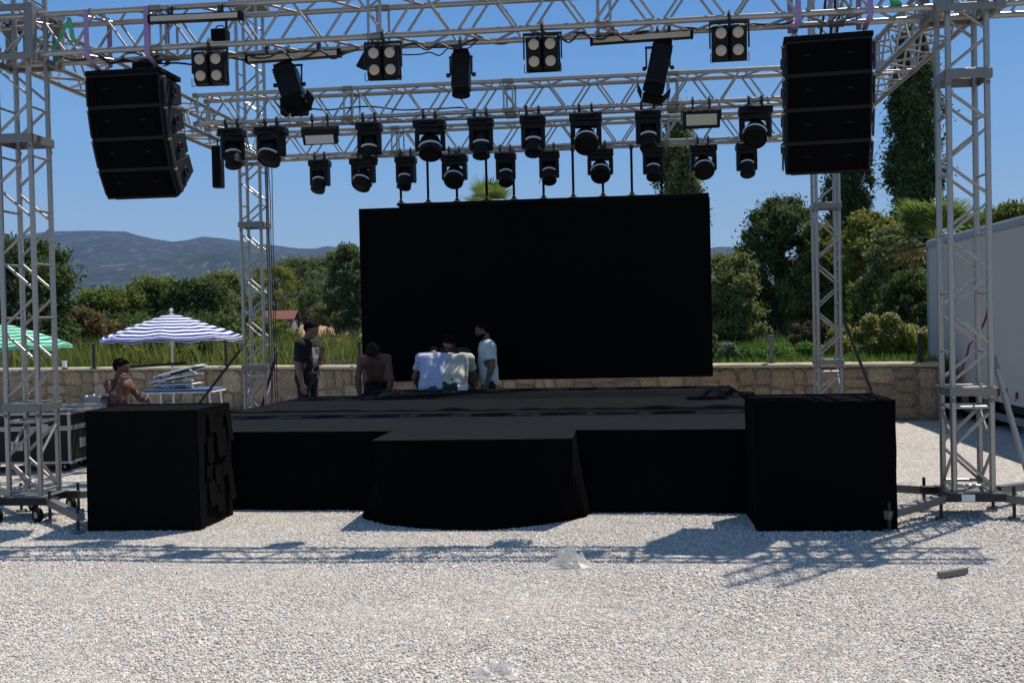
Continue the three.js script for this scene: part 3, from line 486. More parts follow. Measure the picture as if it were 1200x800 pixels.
{
  // webbing slings
  const sling = (name, label, mat, x, top, bot, z, group, wdt = .045) => { const t = thing(name, label, 'sling', new THREE.Vector3(x, bot, -z), 0, group); const r = RISE / 2 + .035, q = (X, Y, Z) => new THREE.Vector3(X, Y - bot, Z); const pts = [q(.0, bot + .01, 0), q(0, DECK - .05, r), q(0, DECK + RISE + .01, r), q(0, DECK + RISE + .035, r - .03), q(0, DECK + RISE + .035, -r + .03), q(0, DECK + RISE, -r), q(0, DECK - .05, -r), q(0, bot + .01, -.01)];
    const curve = new THREE.CatmullRomCurve3(pts, false, 'catmullrom', .05), g = gridSurface(80, 2, (u, v) => { const c = curve.getPoint(u); return new THREE.Vector3(c.x + (v - .5) * wdt * (1 + .2 * nz(u * 9, 1)) + .008 * nz(u * 6, 3), c.y, c.z); }); part(t, 'webbing', g, mat); part(t, 'shackle', new THREE.TorusGeometry(.028, .009, 8, 16), M.chrome, new THREE.Vector3(0, -.025, 0)); return t; };
  const zc = FRONT + HC, gp = 'purple webbing slings';
  sling('lifting_sling', 'purple sling holding the array over the flight cases, outer side', M.purple, at(104, 60, FRONT).x, 4.3, 3.83, zc, gp);
  sling('lifting_sling', 'purple sling holding the array over the flight cases, beside the light bar', M.purple, at(174, 55, FRONT).x, 4.3, 3.83, zc, gp);
  sling('lifting_sling', 'purple sling holding the array by the trailer, on the blinder side', M.purple, at(935, 25, FRONT).x, 4.3, 3.85, zc, gp);
  sling('lifting_sling', 'purple sling holding the array by the trailer, on the tower side', M.purple, at(1019, 20, FRONT).x, 4.3, 3.85, zc, gp);
  const gs = (label, pts, w) => { const o = pts[0], t = thing('ratchet_strap', label, 'strap', o, 0, 'green straps'); const c = new THREE.CatmullRomCurve3(pts.map((p) => p.clone().sub(o)), false, 'catmullrom', .2); part(t, 'webbing', gridSurface(60, 2, (u, v) => { const p = c.getPoint(u); return new THREE.Vector3(p.x + (v - .5) * w, p.y + .006 * nz(u * 8, 4), p.z + (v - .5) * .02); }), M.green); part(t, 'buckle', rbox(.05, .03, .02, .004), M.galv); return t; };
  gs('green strap slung over the front truss beside the tower', [at(72, 22, FRONT - .03), at(80, 21, FRONT - .04), at(86, 50, FRONT - .03), at(80, 24, FRONT - .045), at(70, 44, FRONT + .1), at(62, 58, FRONT + .15), at(61, 66, FRONT + .2)], .05);
  gs('green strap slung over the front truss by the trailer tower', [at(1050, 12, FRONT + .1), at(1046, -2, FRONT - .04), at(1052, 2, FRONT - .04), at(1058, 14, FRONT + .1), at(1046, 20, FRONT + .35)], .045);
}
{
  // cables: sagging black leads along the trusses
  const cab = (label, pts, r = .0095, cat = 'cable') => { const o = pts[0], t = solo('power_cable', label, cat, tubeG(pts.map((p) => p.clone().sub(o)), r, pts.length * 10, 5), M.cable, o, 'black cables on the rig'); return t; };
  const wig = (x0, y0, x1, y1, n, sag, d0, d1) => Array.from({ length: n }, (_, i) => { const u = i / (n - 1); return at(x0 + (x1 - x0) * u, y0 + (y1 - y0) * u + sag * (.5 + .8 * nz(u * 5 + x0, y0 * .3)) * Math.sin(Math.PI * Math.min(1, (u * 3) % 1)), d0 + (d1 - d0) * u); });
  cab('black cable sagging along the front truss beside the tilted spotlight', wig(180, 74, 440, 55, 22, 10, FRONT + .34, FRONT + .34));
  cab('black cable looped along the front truss between the blinders', wig(395, 58, 640, 42, 22, 9, FRONT + .33, FRONT + .33));
  cab('thin black cable hanging in loops near the upright spotlight', wig(470, 64, 560, 46, 9, 14, FRONT + .30, FRONT + .30), .006);
  cab('black cable drooping from the upright spotlight to the long light bar', wig(556, 40, 800, 32, 22, 16, FRONT + .33, FRONT + .33));
  cab('black cable running from the barn-door spotlight to the array by the trailer', wig(800, 32, 930, 24, 12, 9, FRONT + .31, FRONT + .31));
  cab('black cable drooping behind the array over the flight cases', wig(110, 62, 250, 60, 12, 22, FRONT + .34, FRONT + .34));
  cab('slack black cable hanging in a long loop beside the tilted spotlight', wig(285, 62, 420, 58, 10, 18, FRONT + .2, FRONT + .3), .009);
  cab('slack black cable hanging in loops beside a blinder and the upright spotlight', wig(440, 50, 560, 44, 9, 22, FRONT + .2, FRONT + .3), .009);
  cab('slack black cable looping above the long light bar', wig(640, 40, 760, 36, 10, 20, FRONT + .2, FRONT + .3), .009);
  cab('tangled black cable inside the front truss by the green strap', wig(70, 66, 190, 62, 9, 20, FRONT + .15, FRONT + .3), .012);
  cab('black cable lying along the middle truss', wig(330, 124, 640, 126, 26, 6, MID + .3, MID + .3));
  cab('black cable lying along the rear truss', wig(440, 178, 880, 160, 30, 5, REAR + .32, REAR + .32));
  const xb = X0 + WAIST + .12; for (let i = 0; i < 4; i++) { const x = xb + i * .035, pts = Array.from({ length: 12 }, (_, k) => new THREE.Vector3(x + .02 * nz(k * .6, i * 3), DECK + .1 - k * .35, -REAR + .12 + .015 * nz(k * .5, i * 5 + 2) + i * .012)); cab('black cable of the bundle dropping down the rear tower beside the man in black', pts, .0065); }
  for (const dx of [.24, .29, .16]) { const p = at(950, 20, FRONT + .3).x + dx; cab('black cable rising behind the array by the trailer', Array.from({ length: 6 }, (_, k) => new THREE.Vector3(p - .02 * k + .01 * nz(k, dx * 30), 4.3 - k * .12, -FRONT - .38)), .011); }
  cab('thin dark cable lying on the gravel beside the covered stack', [at(77, 575, 8.9), at(80, 590, 8.8), at(90, 603, 8.5), at(101, 610, 8.4)].map((p) => p.setY(.02)), .005);
}

// ---------------------------------------------------------------- beyond the yard: terrain, hills, wall
{
  const soil = (() => { const a = tileNoise(81, 10), b = tileNoise(82, 60), c = tileNoise(83, 256); return dataTex(512, (u, v) => { const k = a(u, v), t = .5 + .5 * (b(u, v) * .5 + c(u, v) * .5), g = k > .5 ? 1 : 0; const m = THREE.MathUtils.smoothstep(k, .4, .6); return [(.42 * (1 - m) + .30 * m) * t + .05, (.37 * (1 - m) + .33 * m) * t + .05, (.25 * (1 - m) + .17 * m) * t + .03]; }, true); })();
  const g = gridSurface(140, 120, (u, v) => { const d = 16.0 + 1600 * v * v * v * v + 60 * v, x = (u - .5) * (46 + (d - 16) * 1.9) - d * .1; const wall = wallLine(x); return V(x, terrainY(x, Math.max(d, wall)) , Math.max(d, wall + .02)); });
  const uv = g.attributes.uv, p = g.attributes.position; for (let i = 0; i < p.count; i++) uv.setXY(i, p.getX(i) / 6, p.getZ(i) / 6);
  setting('field', g, std([.55, .55, .55], 1, 0, { map: soil }));
}
function wallLine(x) {                                                   // distance of the wall's front face
  const k = [[-40, 25.6], [-13, 20.9], [-7.1, 19.7], [1.36, 16.95], [4.75, 16.15], [40, 12]];
  let i = 0; while (i < k.length - 2 && k[i + 1][0] < x) i++;
  return k[i][1] + (k[i + 1][1] - k[i][1]) * (x - k[i][0]) / (k[i + 1][0] - k[i][0]);
}
{
  // hills: a far ridge whose crest follows the skyline in the photograph
  const crest = [[-420, 300], [-200, 290], [-60, 286], [0, 279], [60, 271], [110, 270], [150, 271], [165, 276], [185, 280], [205, 283], [222, 281], [240, 277], [262, 279], [290, 283], [330, 288], [352, 291], [372, 291], [386, 288], [400, 290], [430, 292], [520, 300], [620, 304], [760, 300], [845, 289], [862, 289], [880, 294], [920, 300], [1000, 304], [1200, 300], [1500, 292]];
  const yAt = (px) => { let i = 0; while (i < crest.length - 2 && crest[i + 1][0] < px) i++; const [a, b] = [crest[i], crest[i + 1]], t = (px - a[0]) / (b[0] - a[0]); return a[1] + (b[1] - a[1]) * t; };
  const F = 3200, rock = [];
  const g = gridSurface(760, 150, (u, v) => {
    const px = -420 + 1920 * u, top = at(px, yAt(px), F), d = 1300 + (F - 1300) * v, q = at(px, 380, d), s = Math.pow(v, 1.15);
    const gul = fbm(q.x * .0032, d * .0022, 3, 5), y = -4 + (top.y + 4) * s + (gul * 210 * v * (1 - v) * 1.6) + 9 * fbm(q.x * .02, d * .02) * (1 - .8 * v);
    rock.push([q.x, d, gul]); return new THREE.Vector3(q.x, y, -d);
  });
  const p = g.attributes.position, c = new Float32Array(p.count * 3);
  for (let i = 0; i < p.count; i++) {
    const x = p.getX(i), y = p.getY(i), d = -p.getZ(i), n = fbm(x * .008, y * .02, d * .006, 5), f = fbm(x * .06, y * .09, d * .02, 4), bare = THREE.MathUtils.smoothstep(n * .75 + f * 1.2, .30, .40);
    const a = [.018 + .026 * f, .026 + .03 * f, .017 + .016 * f], b = [.105, .105, .095]; for (let k = 0; k < 3; k++) c[i * 3 + k] = a[k] + (b[k] - a[k]) * bare * .7;
  }
  g.setAttribute('color', new THREE.BufferAttribute(c, 3)); setting('hills', g, std([1, 1, 1], 1, 0, { vertexColors: true }));
}
{
  // the rubble wall: every stone its own piece in a bed of mortar, a pale coping on top
  const H = .84, T = .42, q = mulberry(501);
  const w = thing('stone_wall', 'low rubble stone wall with pale concrete coping behind the stage', 'wall', V(0, 0, 18));
  const rel = (x, y, d) => new THREE.Vector3(x, y, 18 - d);
  const mortarTex = (() => { const a = tileNoise(91, 16), b = tileNoise(92, 90); return dataTex(256, (u, v) => { const t = .55 + .4 * (a(u, v) * .5 + b(u, v) * .5); return [t, t * .97, t * .9]; }, true, 1); })();
  const mortar = std([.44, .38, .29], .95, 0, { map: mortarTex }), xs = [-15, -13, -7.1, 1.36, 4.62];
  for (let i = 0; i + 1 < xs.length; i++) {
    const [a, b] = [xs[i], xs[i + 1]], da = wallLine(a), db = wallLine(b);
    const g = gridSurface(Math.ceil((b - a) * 6), 8, (u, v) => { const x = a + (b - a) * u, d = da + (db - da) * u; return rel(x, H * v, d + .035 + .012 * fbm(x * 4, v * 6)); }); part(w, 'mortar_bed', g, mortar);
    part(w, 'wall_back', gridSurface(2, 1, (u, v) => rel(a + (b - a) * u, H * v, da + (db - da) * u + T)), mortar);
    const cap = gridSurface(Math.ceil((b - a) * 10), 6, (u, v) => { const x = a + (b - a) * u, d = da + (db - da) * u, s = v * 5, zz = [-.012, -.03, -.02, T / 2, T + .02, T + .02][Math.round(s)] ?? T, yy = [H - .035, H - .02, H + .022, H + .034, H + .022, H - .03][Math.round(s)] ?? H; return rel(x, yy + .008 * fbm(x * 6, v * 3), d + zz + .008 * nz(x * 5, v * 2)); }); part(w, 'coping', cap, std([.72, .67, .56], .95, 0, { map: mortarTex }));
  }
  const end = wallLine(4.62); part(w, 'wall_end', gridSurface(3, 3, (u, v) => rel(4.62, H * v, end + .03 + (T - .03) * u)), mortar);
  const tones = [[.54, .42, .30], [.64, .53, .40], [.46, .37, .28], [.68, .57, .43], [.50, .37, .27], [.58, .49, .39], [.42, .35, .28], [.62, .43, .32]].map((c) => std(c, .92, 0, { map: mortarTex }));
  // a few stone outlines, shared
  const shapes = Array.from({ length: 10 }, () => {
    const n = 12, r0 = Array.from({ length: n }, (_, i) => { const a = i / n * Math.PI * 2 + (q() - .5) * .35, k = 1 / Math.pow(Math.pow(Math.abs(Math.cos(a)), 5) + Math.pow(Math.abs(Math.sin(a)), 5), 1 / 5); return [Math.cos(a) * k * (.88 + .2 * q()), Math.sin(a) * k * (.86 + .2 * q())]; });
    const pos = [], idx = []; r0.forEach(([x, y]) => pos.push(x * .5, y * .5, 0)); r0.forEach(([x, y]) => pos.push(x * .46, y * .46, .6 + .25 * q())); r0.forEach(([x, y]) => pos.push(x * .24, y * .24, .85 + .3 * q())); pos.push(0, 0, 1);
    for (let i = 0; i < n; i++) { const j = (i + 1) % n; for (const o of [0, n]) idx.push(o + i, o + j, o + n + j, o + i, o + n + j, o + n + i); idx.push(2 * n + i, 2 * n + j, 3 * n); }
    const g = new THREE.BufferGeometry(); g.setAttribute('position', new THREE.Float32BufferAttribute(pos, 3)); g.setAttribute('uv', new THREE.Float32BufferAttribute(pos.flatMap((v, i) => i % 3 === 2 ? [] : [v]), 2)); g.setIndex(idx); return toCreasedNormals(g, .9);
  });
  for (let x = -12.6; x < 4.5;) {
    const cw = .24 + .20 * q(), rows = q() < .5 ? 3 : (q() < .6 ? 2 : 4); let y = .005; const hs = Array.from({ length: rows }, () => .7 + .6 * q()), sum = hs.reduce((a, b) => a + b, 0);
    for (const h0 of hs) {
      const h = h0 / sum * (H - .05), split = q() < .28 && cw > .3 && h > .2 ? 2 : 1;
      for (let k = 0; k < split; k++) { const ww = cw / split, cx = x + ww * (k + .5) + (q() - .5) * .03, d = wallLine(cx), m = part(w, 'stone', shapes[Math.floor(q() * 10)], tones[Math.floor(q() * 8)], rel(cx, y + h / 2 + (q() - .5) * .02, d + .052)); m.scale.set(ww * 1.04, h * 1.03, .045 + .03 * q()); m.rotation.set(0, Math.atan((wallLine(cx + .1) - wallLine(cx - .1)) / .2), (q() - .5) * .22 + (q() < .5 ? Math.PI : 0)); }
      y += h;
    }
    x += cw;
  }
  // posts standing on the coping
  const post = (label, px, top, d, r, mat, group = 'fence posts on the wall') => { const p = at(px, top, d), t = thing('fence_post', label, 'post', new THREE.Vector3(p.x, H + .02, -d), 0, group), h = p.y - H - .02; part(t, 'shaft', rbox(r * 2, h, r * 2, .004), mat, new THREE.Vector3(0, h / 2, 0)); part(t, 'cap', rbox(r * 2.3, .02, r * 2.3, .004), mat, new THREE.Vector3(0, h + .01, 0)); part(t, 'foot_plate', rbox(.14, .012, .12, .003), M.steelDark, new THREE.Vector3(0, .006, 0)); };
  const on = (px) => { const p = at(px, 430, 18), x = p.x; return wallLine(x * 1.03) + .2; };
  post('dark fence post on the wall beside the seated man', 109, 404, on(109), .026, M.steelDark);
  post('dark fence post on the wall under the blue umbrella edge', 264, 400, on(264), .022, M.steelDark);
  post('dark fence post on the wall beside the screen edge', 421, 402, on(421), .024, M.steelDark);
  post('grey fence post on the wall beside the draped stack', 904, 394, on(904), .03, M.steel);
  post('dark fence post at the wall end beside the trailer', 1078, 392, on(1078), .03, M.steelDark);
  post('short pale concrete stub on the wall by the tower', 75, 424, on(75), .035, M.white);
  // pale low rails behind the wall
  for (const [x0, x1, y0, lab] of [[222, 262, 426, 'low pale mesh panel behind the wall near the folded loungers'], [382, 420, 423, 'low pale mesh panel behind the wall beside the man in black']]) { const d = on((x0 + x1) / 2) + .5, a = at(x0, y0, d), b = at(x1, y0, d), t = thing('mesh_panel', lab, 'panel', new THREE.Vector3((a.x + b.x) / 2, H - .08, -d), 0, 'pale mesh panels'); const W = b.x - a.x, hh = a.y - (H - .08); for (let k = 0; k < 4; k++) part(t, 'rail', rbox(W, .012, .012, .002), M.galv, new THREE.Vector3(0, hh * k / 3, 0)); for (let k = 0; k < 9; k++) part(t, 'wire', rbox(.008, hh, .008, .002), M.galv, new THREE.Vector3(-W / 2 + W * k / 8, hh / 2, 0)); }
  // the second, further wall among the garden
  const a = at(873, 398, 34), b = at(938, 397, 34), t2 = thing('garden_wall', 'short pale garden wall among the bushes beyond the yard', 'wall', new THREE.Vector3((a.x + b.x) / 2, terrainY(a.x, 34), -34), -.1);
  const h2 = at(900, 389.5, 34).y - terrainY(a.x, 34), W2 = b.x - a.x; part(t2, 'mortar_bed', rbox(W2, h2, .3, .02), mortar, new THREE.Vector3(0, h2 / 2, 0)); part(t2, 'coping', rbox(W2 + .06, .05, .36, .012), std([.62, .58, .50], .9), new THREE.Vector3(0, h2 + .025, 0)); for (let k = 0; k < 9; k++) part(t2, 'stone', shapes[k], tones[k % 8], new THREE.Vector3(-W2 / 2 + W2 * (k + .5) / 9, h2 / 2, .15)).scale.set(W2 / 9.4, h2 * .85, .05);
}
// ---------------------------------------------------------------- plants
const leafMat = (t = .35) => new THREE.MeshPhysicalMaterial({ color: lin(1, 1, 1), vertexColors: true, roughness: .9, specularIntensity: .3, transmission: t, thickness: 0, side: THREE.DoubleSide });
const FOL = leafMat(.42), FOLD = leafMat(.3), GRASSM = leafMat(.45);
const bark = std([.085, .065, .048], .95), barkPale = std([.20, .18, .15], .95);
function leafCloud(n, where, size, cols, q, long = 1.7, droop = 0) {        // n leaves at points given by where(q)
  const pos = new Float32Array(n * 12), col = new Float32Array(n * 12), nor = new Float32Array(n * 12), idx = new Uint32Array(n * 6), a = new THREE.Vector3(), b = new THREE.Vector3(), m = new THREE.Vector3();
  for (let i = 0; i < n; i++) {
    const [p, out] = where(q), s = size * (.6 + .8 * q());
    a.set(q() - .5, q() - .5 - droop, q() - .5).normalize(); b.set(q() - .5, q() - .5, q() - .5).addScaledVector(out, .5).normalize().cross(a).normalize(); m.crossVectors(a, b);
    const k = cols[Math.floor(q() * cols.length)], v = .7 + .6 * q(), L = s * long;
    const pt = [[a.x * L, a.y * L, a.z * L], [b.x * s * .5, b.y * s * .5, b.z * s * .5], [-a.x * L * .8, -a.y * L * .8, -a.z * L * .8], [-b.x * s * .5, -b.y * s * .5, -b.z * s * .5]];
    for (let j = 0; j < 4; j++) { const o = i * 12 + j * 3; pos[o] = p.x + pt[j][0]; pos[o + 1] = p.y + pt[j][1]; pos[o + 2] = p.z + pt[j][2]; col[o] = k[0] * v; col[o + 1] = k[1] * v; col[o + 2] = k[2] * v; nor[o] = m.x; nor[o + 1] = m.y; nor[o + 2] = m.z; }
    idx.set([i * 4, i * 4 + 1, i * 4 + 2, i * 4, i * 4 + 2, i * 4 + 3], i * 6);
  }
  const g = new THREE.BufferGeometry(); g.setAttribute('position', new THREE.BufferAttribute(pos, 3)); g.setAttribute('normal', new THREE.BufferAttribute(nor, 3)); g.setAttribute('color', new THREE.BufferAttribute(col, 3)); g.setIndex(new THREE.BufferAttribute(idx, 1)); return g;
}
function limb(a, b, r0, r1, bend, q) { const pts = [a, a.clone().lerp(b, .35).add(new THREE.Vector3((q() - .5) * bend, 0, (q() - .5) * bend)), a.clone().lerp(b, .7).add(new THREE.Vector3((q() - .5) * bend, 0, (q() - .5) * bend)), b], g = tubeG(pts, 1, 8, 6); const c = new THREE.CatmullRomCurve3(pts, false, 'centripetal'), p = g.attributes.position; for (let i = 0; i <= 8; i++) { const m = c.getPointAt(i / 8), r = r0 + (r1 - r0) * i / 8; for (let j = 0; j <= 6; j++) { const k = i * 7 + j; p.setXYZ(k, m.x + (p.getX(k) - m.x) * r, m.y + (p.getY(k) - m.y) * r, m.z + (p.getZ(k) - m.z) * r); } } return g; }
const GREENS = { dark: [[0.066, 0.103, 0.028], [0.091, 0.135, 0.035], [0.055, 0.080, 0.023], [0.122, 0.162, 0.042]], mid: [[0.128, 0.171, 0.028], [0.179, 0.216, 0.036], [0.097, 0.133, 0.025], [0.229, 0.252, 0.045]], olive: [[0.228, 0.253, 0.081], [0.175, 0.204, 0.062], [0.295, 0.300, 0.101], [0.134, 0.158, 0.046]], yellow: [[0.262, 0.262, 0.038], [0.194, 0.210, 0.032], [0.319, 0.284, 0.048], [0.137, 0.165, 0.028]], pine: [[0.114, 0.159, 0.050], [0.158, 0.204, 0.062], [0.089, 0.123, 0.039], [0.221, 0.245, 0.069]], rust: [[0.231, 0.144, 0.057], [0.174, 0.144, 0.054], [0.289, 0.193, 0.077], [0.116, 0.106, 0.039]] };
// envelope: 'round' | 'column' | 'cone' | 'loose'
function tree(label, px, top, base, halfPx, d, env, cols, n, leaf, seed, group, mat = FOL, name = 'broadleaf_tree') {
  const q = mulberry(seed), tp = at(px, top, d), gy = terrainY(tp.x, d) - .05, H = tp.y - gy, R = halfPx / FOCAL * d * 1.0;
  const t = thing(name, label, 'tree', new THREE.Vector3(tp.x, gy, -d), 0, group), low = Math.max(.1, (at(px, base, d).y - gy) / H);
  const cl = [], nc = env === 'column' ? 220 : Math.round(60 + 40 * q()); n = Math.round(n * 2.1); leaf *= .66;
  for (let k = 0; k < nc; k++) {
    const v = Math.pow(q(), .85), y = H * (low + (1 - low) * v); let w;
    if (env === 'column') w = R * (Math.pow(Math.sin(Math.PI * Math.min(1, .12 + v * .86)), .6)); else if (env === 'cone') w = R * (1.02 - v * .85); else w = R * Math.sqrt(Math.max(.06, 1 - Math.pow((v - .42) / .62, 2)));
    const an = q() * 6.283, r = w * Math.pow(q(), .42) * .92 * (env === 'column' ? .8 + .5 * (.5 + nz(Math.cos(an) * 1.2 + seed, v * 9, Math.sin(an) * 1.2)) : .72 + .75 * (.5 + nz(Math.cos(an) * 1.4 + seed, v * 2.6, Math.sin(an) * 1.4))), rc = (env === 'column' ? .26 : .20) * R * (.6 + .9 * q());
    cl.push([new THREE.Vector3(Math.cos(an) * r, Math.min(y, H - rc * .7), Math.sin(an) * r), rc]);
  }
  for (let k = 0; k < 5; k++) cl.push([new THREE.Vector3((q() - .5) * R * .9, H * (k ? .97 - .05 * q() : 1) - R * .12, (q() - .5) * R * .5), R * (.07 + .08 * q())]);
  const up = new THREE.Vector3();
  part(t, 'crown', leafCloud(n, (q) => { const [c, r] = cl[Math.floor(q() * cl.length)], u = q() * 2 - 1, a = q() * 6.283, s = Math.sqrt(1 - u * u), k = r * (q() < .16 ? 1 + .9 * q() : Math.pow(q(), .5)); up.set(Math.cos(a) * s, u, Math.sin(a) * s); return [new THREE.Vector3(c.x + up.x * k, Math.max(.05, c.y + up.y * k * (env === 'column' ? 1.6 : .8)), c.z + up.z * k), up]; }, leaf, cols, q), mat);
  const r0 = Math.max(.05, H * .022), list = [limb(new THREE.Vector3(0, -.1, 0), new THREE.Vector3((q() - .5) * .3, H * .82, (q() - .5) * .3), r0, r0 * .25, H * .05, q)];
  for (let k = 0; k < 9; k++) { const c = cl[Math.floor(q() * nc)][0]; list.push(limb(new THREE.Vector3(0, Math.min(c.y * .65, H * .6), 0), c, r0 * .45, r0 * .12, R * .25, q)); }
  part(t, 'trunk', merge(list), bark); return t;
}
const GL = 'trees beyond the wall';
// left, behind the umbrellas
tree('dark broad tree rising behind the tower and the green umbrella', 22, 283, 420, 66, 27, 'round', GREENS.dark, 17000, .075, 11, GL, FOLD);
tree('rust-tinged bushy tree behind the green umbrella edge', 92, 362, 428, 34, 30, 'round', GREENS.rust, 8000, .07, 12, GL);
tree('low dark green tree below the mountain saddle', 128, 340, 425, 44, 40, 'round', GREENS.mid, 10000, .09, 13, GL);
tree('bushy green tree directly behind the blue striped umbrella', 182, 327, 420, 44, 43, 'round', GREENS.mid, 11000, .09, 14, GL);
tree('dense dark tree behind the blue umbrella tip', 228, 330, 420, 40, 40, 'round', GREENS.dark, 11000, .09, 15, GL, FOLD);
tree('olive-green bushy tree behind the rear tower mast', 262, 320, 420, 40, 46, 'loose', GREENS.olive, 11000, .09, 16, GL);
tree('yellow-green tree beside the rear tower cables', 322, 312, 396, 34, 98, 'round', GREENS.yellow, 8000, .11, 17, GL);
tree('feathery pine above the red-roofed house', 348, 303, 396, 36, 104, 'round', GREENS.pine, 9000, .13, 18, GL, FOL, 'pine_tree');
tree('slim pine between the house and the screen', 380, 302, 396, 30, 108, 'loose', GREENS.pine, 8000, .13, 19, GL, FOL, 'pine_tree');
tree('tall pine half hidden by the screen edge', 410, 288, 415, 32, 50, 'loose', GREENS.pine, 11000, .10, 20, GL, FOL, 'pine_tree');
tree('small round tree beside the sandy bank', 385, 352, 398, 16, 60, 'round', GREENS.olive, 4500, .10, 21, GL);
tree('pale dry shrub on the sandy bank', 372, 362, 392, 13, 66, 'round', GREENS.rust, 3000, .10, 22, GL);
tree('dark green shrub in front of the sandy bank', 306, 375, 425, 30, 36, 'round', GREENS.mid, 8000, .08, 23, GL);
tree('dark leafy tree standing behind the black screen', 500, 312, 420, 60, 48, 'round', GREENS.dark, 5000, .13, 130, GL, FOLD);
tree('lighter leafy tree standing behind the black screen', 650, 306, 420, 66, 48, 'round', GREENS.mid, 5000, .13, 131, GL);
// the poplar showing over the screen
tree('tall pale-leaved poplar rising above the screen corner', 794, 128, 400, 28, 38, 'column', GREENS.olive, 17000, .085, 24, GL, FOL, 'poplar_tree');
// right
tree('silvery olive tree beside the screen edge', 858, 296, 412, 36, 26, 'loose', GREENS.olive, 15000, .055, 25, GL);
tree('big dark leafy tree between screen and rear tower', 915, 232, 405, 48, 31, 'round', GREENS.dark, 20000, .075, 26, GL, FOLD);
tree('dark leafy tree half behind the rear tower', 955, 262, 405, 40, 30, 'round', GREENS.mid, 14000, .075, 27, GL);
tree('tall slim poplar behind the hanging array', 992, 128, 380, 26, 40, 'column', GREENS.dark, 15000, .09, 28, GL, FOLD, 'poplar_tree');
tree('yellowish bushy tree between the two poplars', 1018, 250, 385, 36, 28, 'round', GREENS.yellow, 13000, .07, 29, GL);
tree('olive bushy tree below the tall poplar', 1046, 268, 390, 32, 26, 'round', GREENS.olive, 12000, .065, 30, GL);
tree('very tall dark poplar in front of the tower by the trailer', 1070, 40, 340, 31, 37, 'column', GREENS.dark, 24000, .085, 31, GL, FOLD, 'poplar_tree');
tree('dark shrub under the palm fronds', 1066, 322, 410, 34, 23, 'round', GREENS.dark, 9000, .06, 32, GL, FOLD);
tree('green treetop showing over the trailer roof', 1186, 240, 330, 34, 45, 'round', GREENS.mid, 9000, .10, 33, GL);
tree('small green treetop over the trailer roof beside the mast', 1140, 252, 330, 22, 45, 'round', GREENS.mid, 5000, .10, 34, GL);
// hedge masses that close the view low down
tree('wide dark hedge tree at the garden end', 885, 340, 408, 46, 40, 'round', GREENS.dark, 10000, .10, 35, GL, FOLD);
tree('wide dark hedge tree behind the flowering bush', 1000, 345, 408, 60, 34, 'round', GREENS.dark, 12000, .085, 36, GL, FOLD);
tree('wide green hedge tree behind the reeds', 60, 372, 425, 60, 36, 'round', GREENS.mid, 9000, .09, 37, GL);
tree('wide dark hedge tree behind the seated man', 150, 375, 428, 60, 33, 'round', GREENS.dark, 10000, .08, 38, GL, FOLD);
tree('wide dark hedge tree behind the folded loungers', 235, 372, 428, 56, 34, 'round', GREENS.dark, 10000, .08, 39, GL, FOLD);
// palms
function palm(label, px, py, d, nf, len, cols, seed, spread, base = null, showTrunk = true) {
  const q = mulberry(seed), c = at(px, py, d), gy = base ?? terrainY(c.x, d) - .05, H = c.y - gy, t = thing('fan_palm', label, 'palm', new THREE.Vector3(c.x, gy, -d), 0, 'palms');
  part(t, 'trunk', limb(new THREE.Vector3(0, 0, 0), new THREE.Vector3(0, H, 0), .16, .13, .1, q), barkPale);
  for (let i = 0; i < nf; i++) {
    const az = q() * 6.283, el = -.5 + 1.9 * Math.pow(q(), .8) * spread, L = len * (.75 + .4 * q()), pos = [], col = [], dir = new THREE.Vector3(Math.cos(az) * Math.cos(el), Math.sin(el), Math.sin(az) * Math.cos(el)), side = new THREE.Vector3(-Math.sin(az), 0, Math.cos(az)), nrm = dir.clone().cross(side), o = new THREE.Vector3(0, H, 0), hub = o.clone().addScaledVector(dir, L * .45), k = cols[Math.floor(q() * cols.length)], kk = el < -.05 ? [.34, .25, .07] : k;
    const add = (a, b, c2, v) => { for (const p of [a, b, c2]) { pos.push(p.x, p.y, p.z); col.push(kk[0] * v, kk[1] * v, kk[2] * v); } };
    const w = side.clone().multiplyScalar(.012); add(o.clone().add(w), o.clone().sub(w), hub, .8);
    for (let j = 0; j < 19; j++) { const f = (j / 18 - .5) * 3.1, dd = dir.clone().multiplyScalar(Math.cos(f)).addScaledVector(side, Math.sin(f)), l = L * .6 * (.75 + .25 * Math.cos(f)) * (.9 + .2 * q()), tip = hub.clone().addScaledVector(dd, l).addScaledVector(UP, -.10 * L * q()), s2 = dd.clone().cross(nrm).multiplyScalar(.020 * L), mid = hub.clone().addScaledVector(dd, l * .5); add(hub, mid.clone().add(s2), mid.clone().sub(s2), .9 + .3 * q()); add(mid.clone().add(s2), tip, mid.clone().sub(s2), .9 + .3 * q()); }
    const g = new THREE.BufferGeometry(); g.setAttribute('position', new THREE.Float32BufferAttribute(pos, 3)); g.setAttribute('color', new THREE.Float32BufferAttribute(col, 3)); g.computeVertexNormals(); part(t, 'frond', g, GRASSM);
  }
  return t;
}
const PALMC = [[.175, .245, .052], [.228, .280, .061], [.131, .193, .045], [.280, .315, .088]];
palm('fan palm whose crown shows just above the screen', 572, 245, 19, 34, .62, PALMC, 51, .95);
palm('fan palm with yellowed lower fronds beside the trailer', 1098, 282, 21.5, 60, 1.08, PALMC, 52, .8);
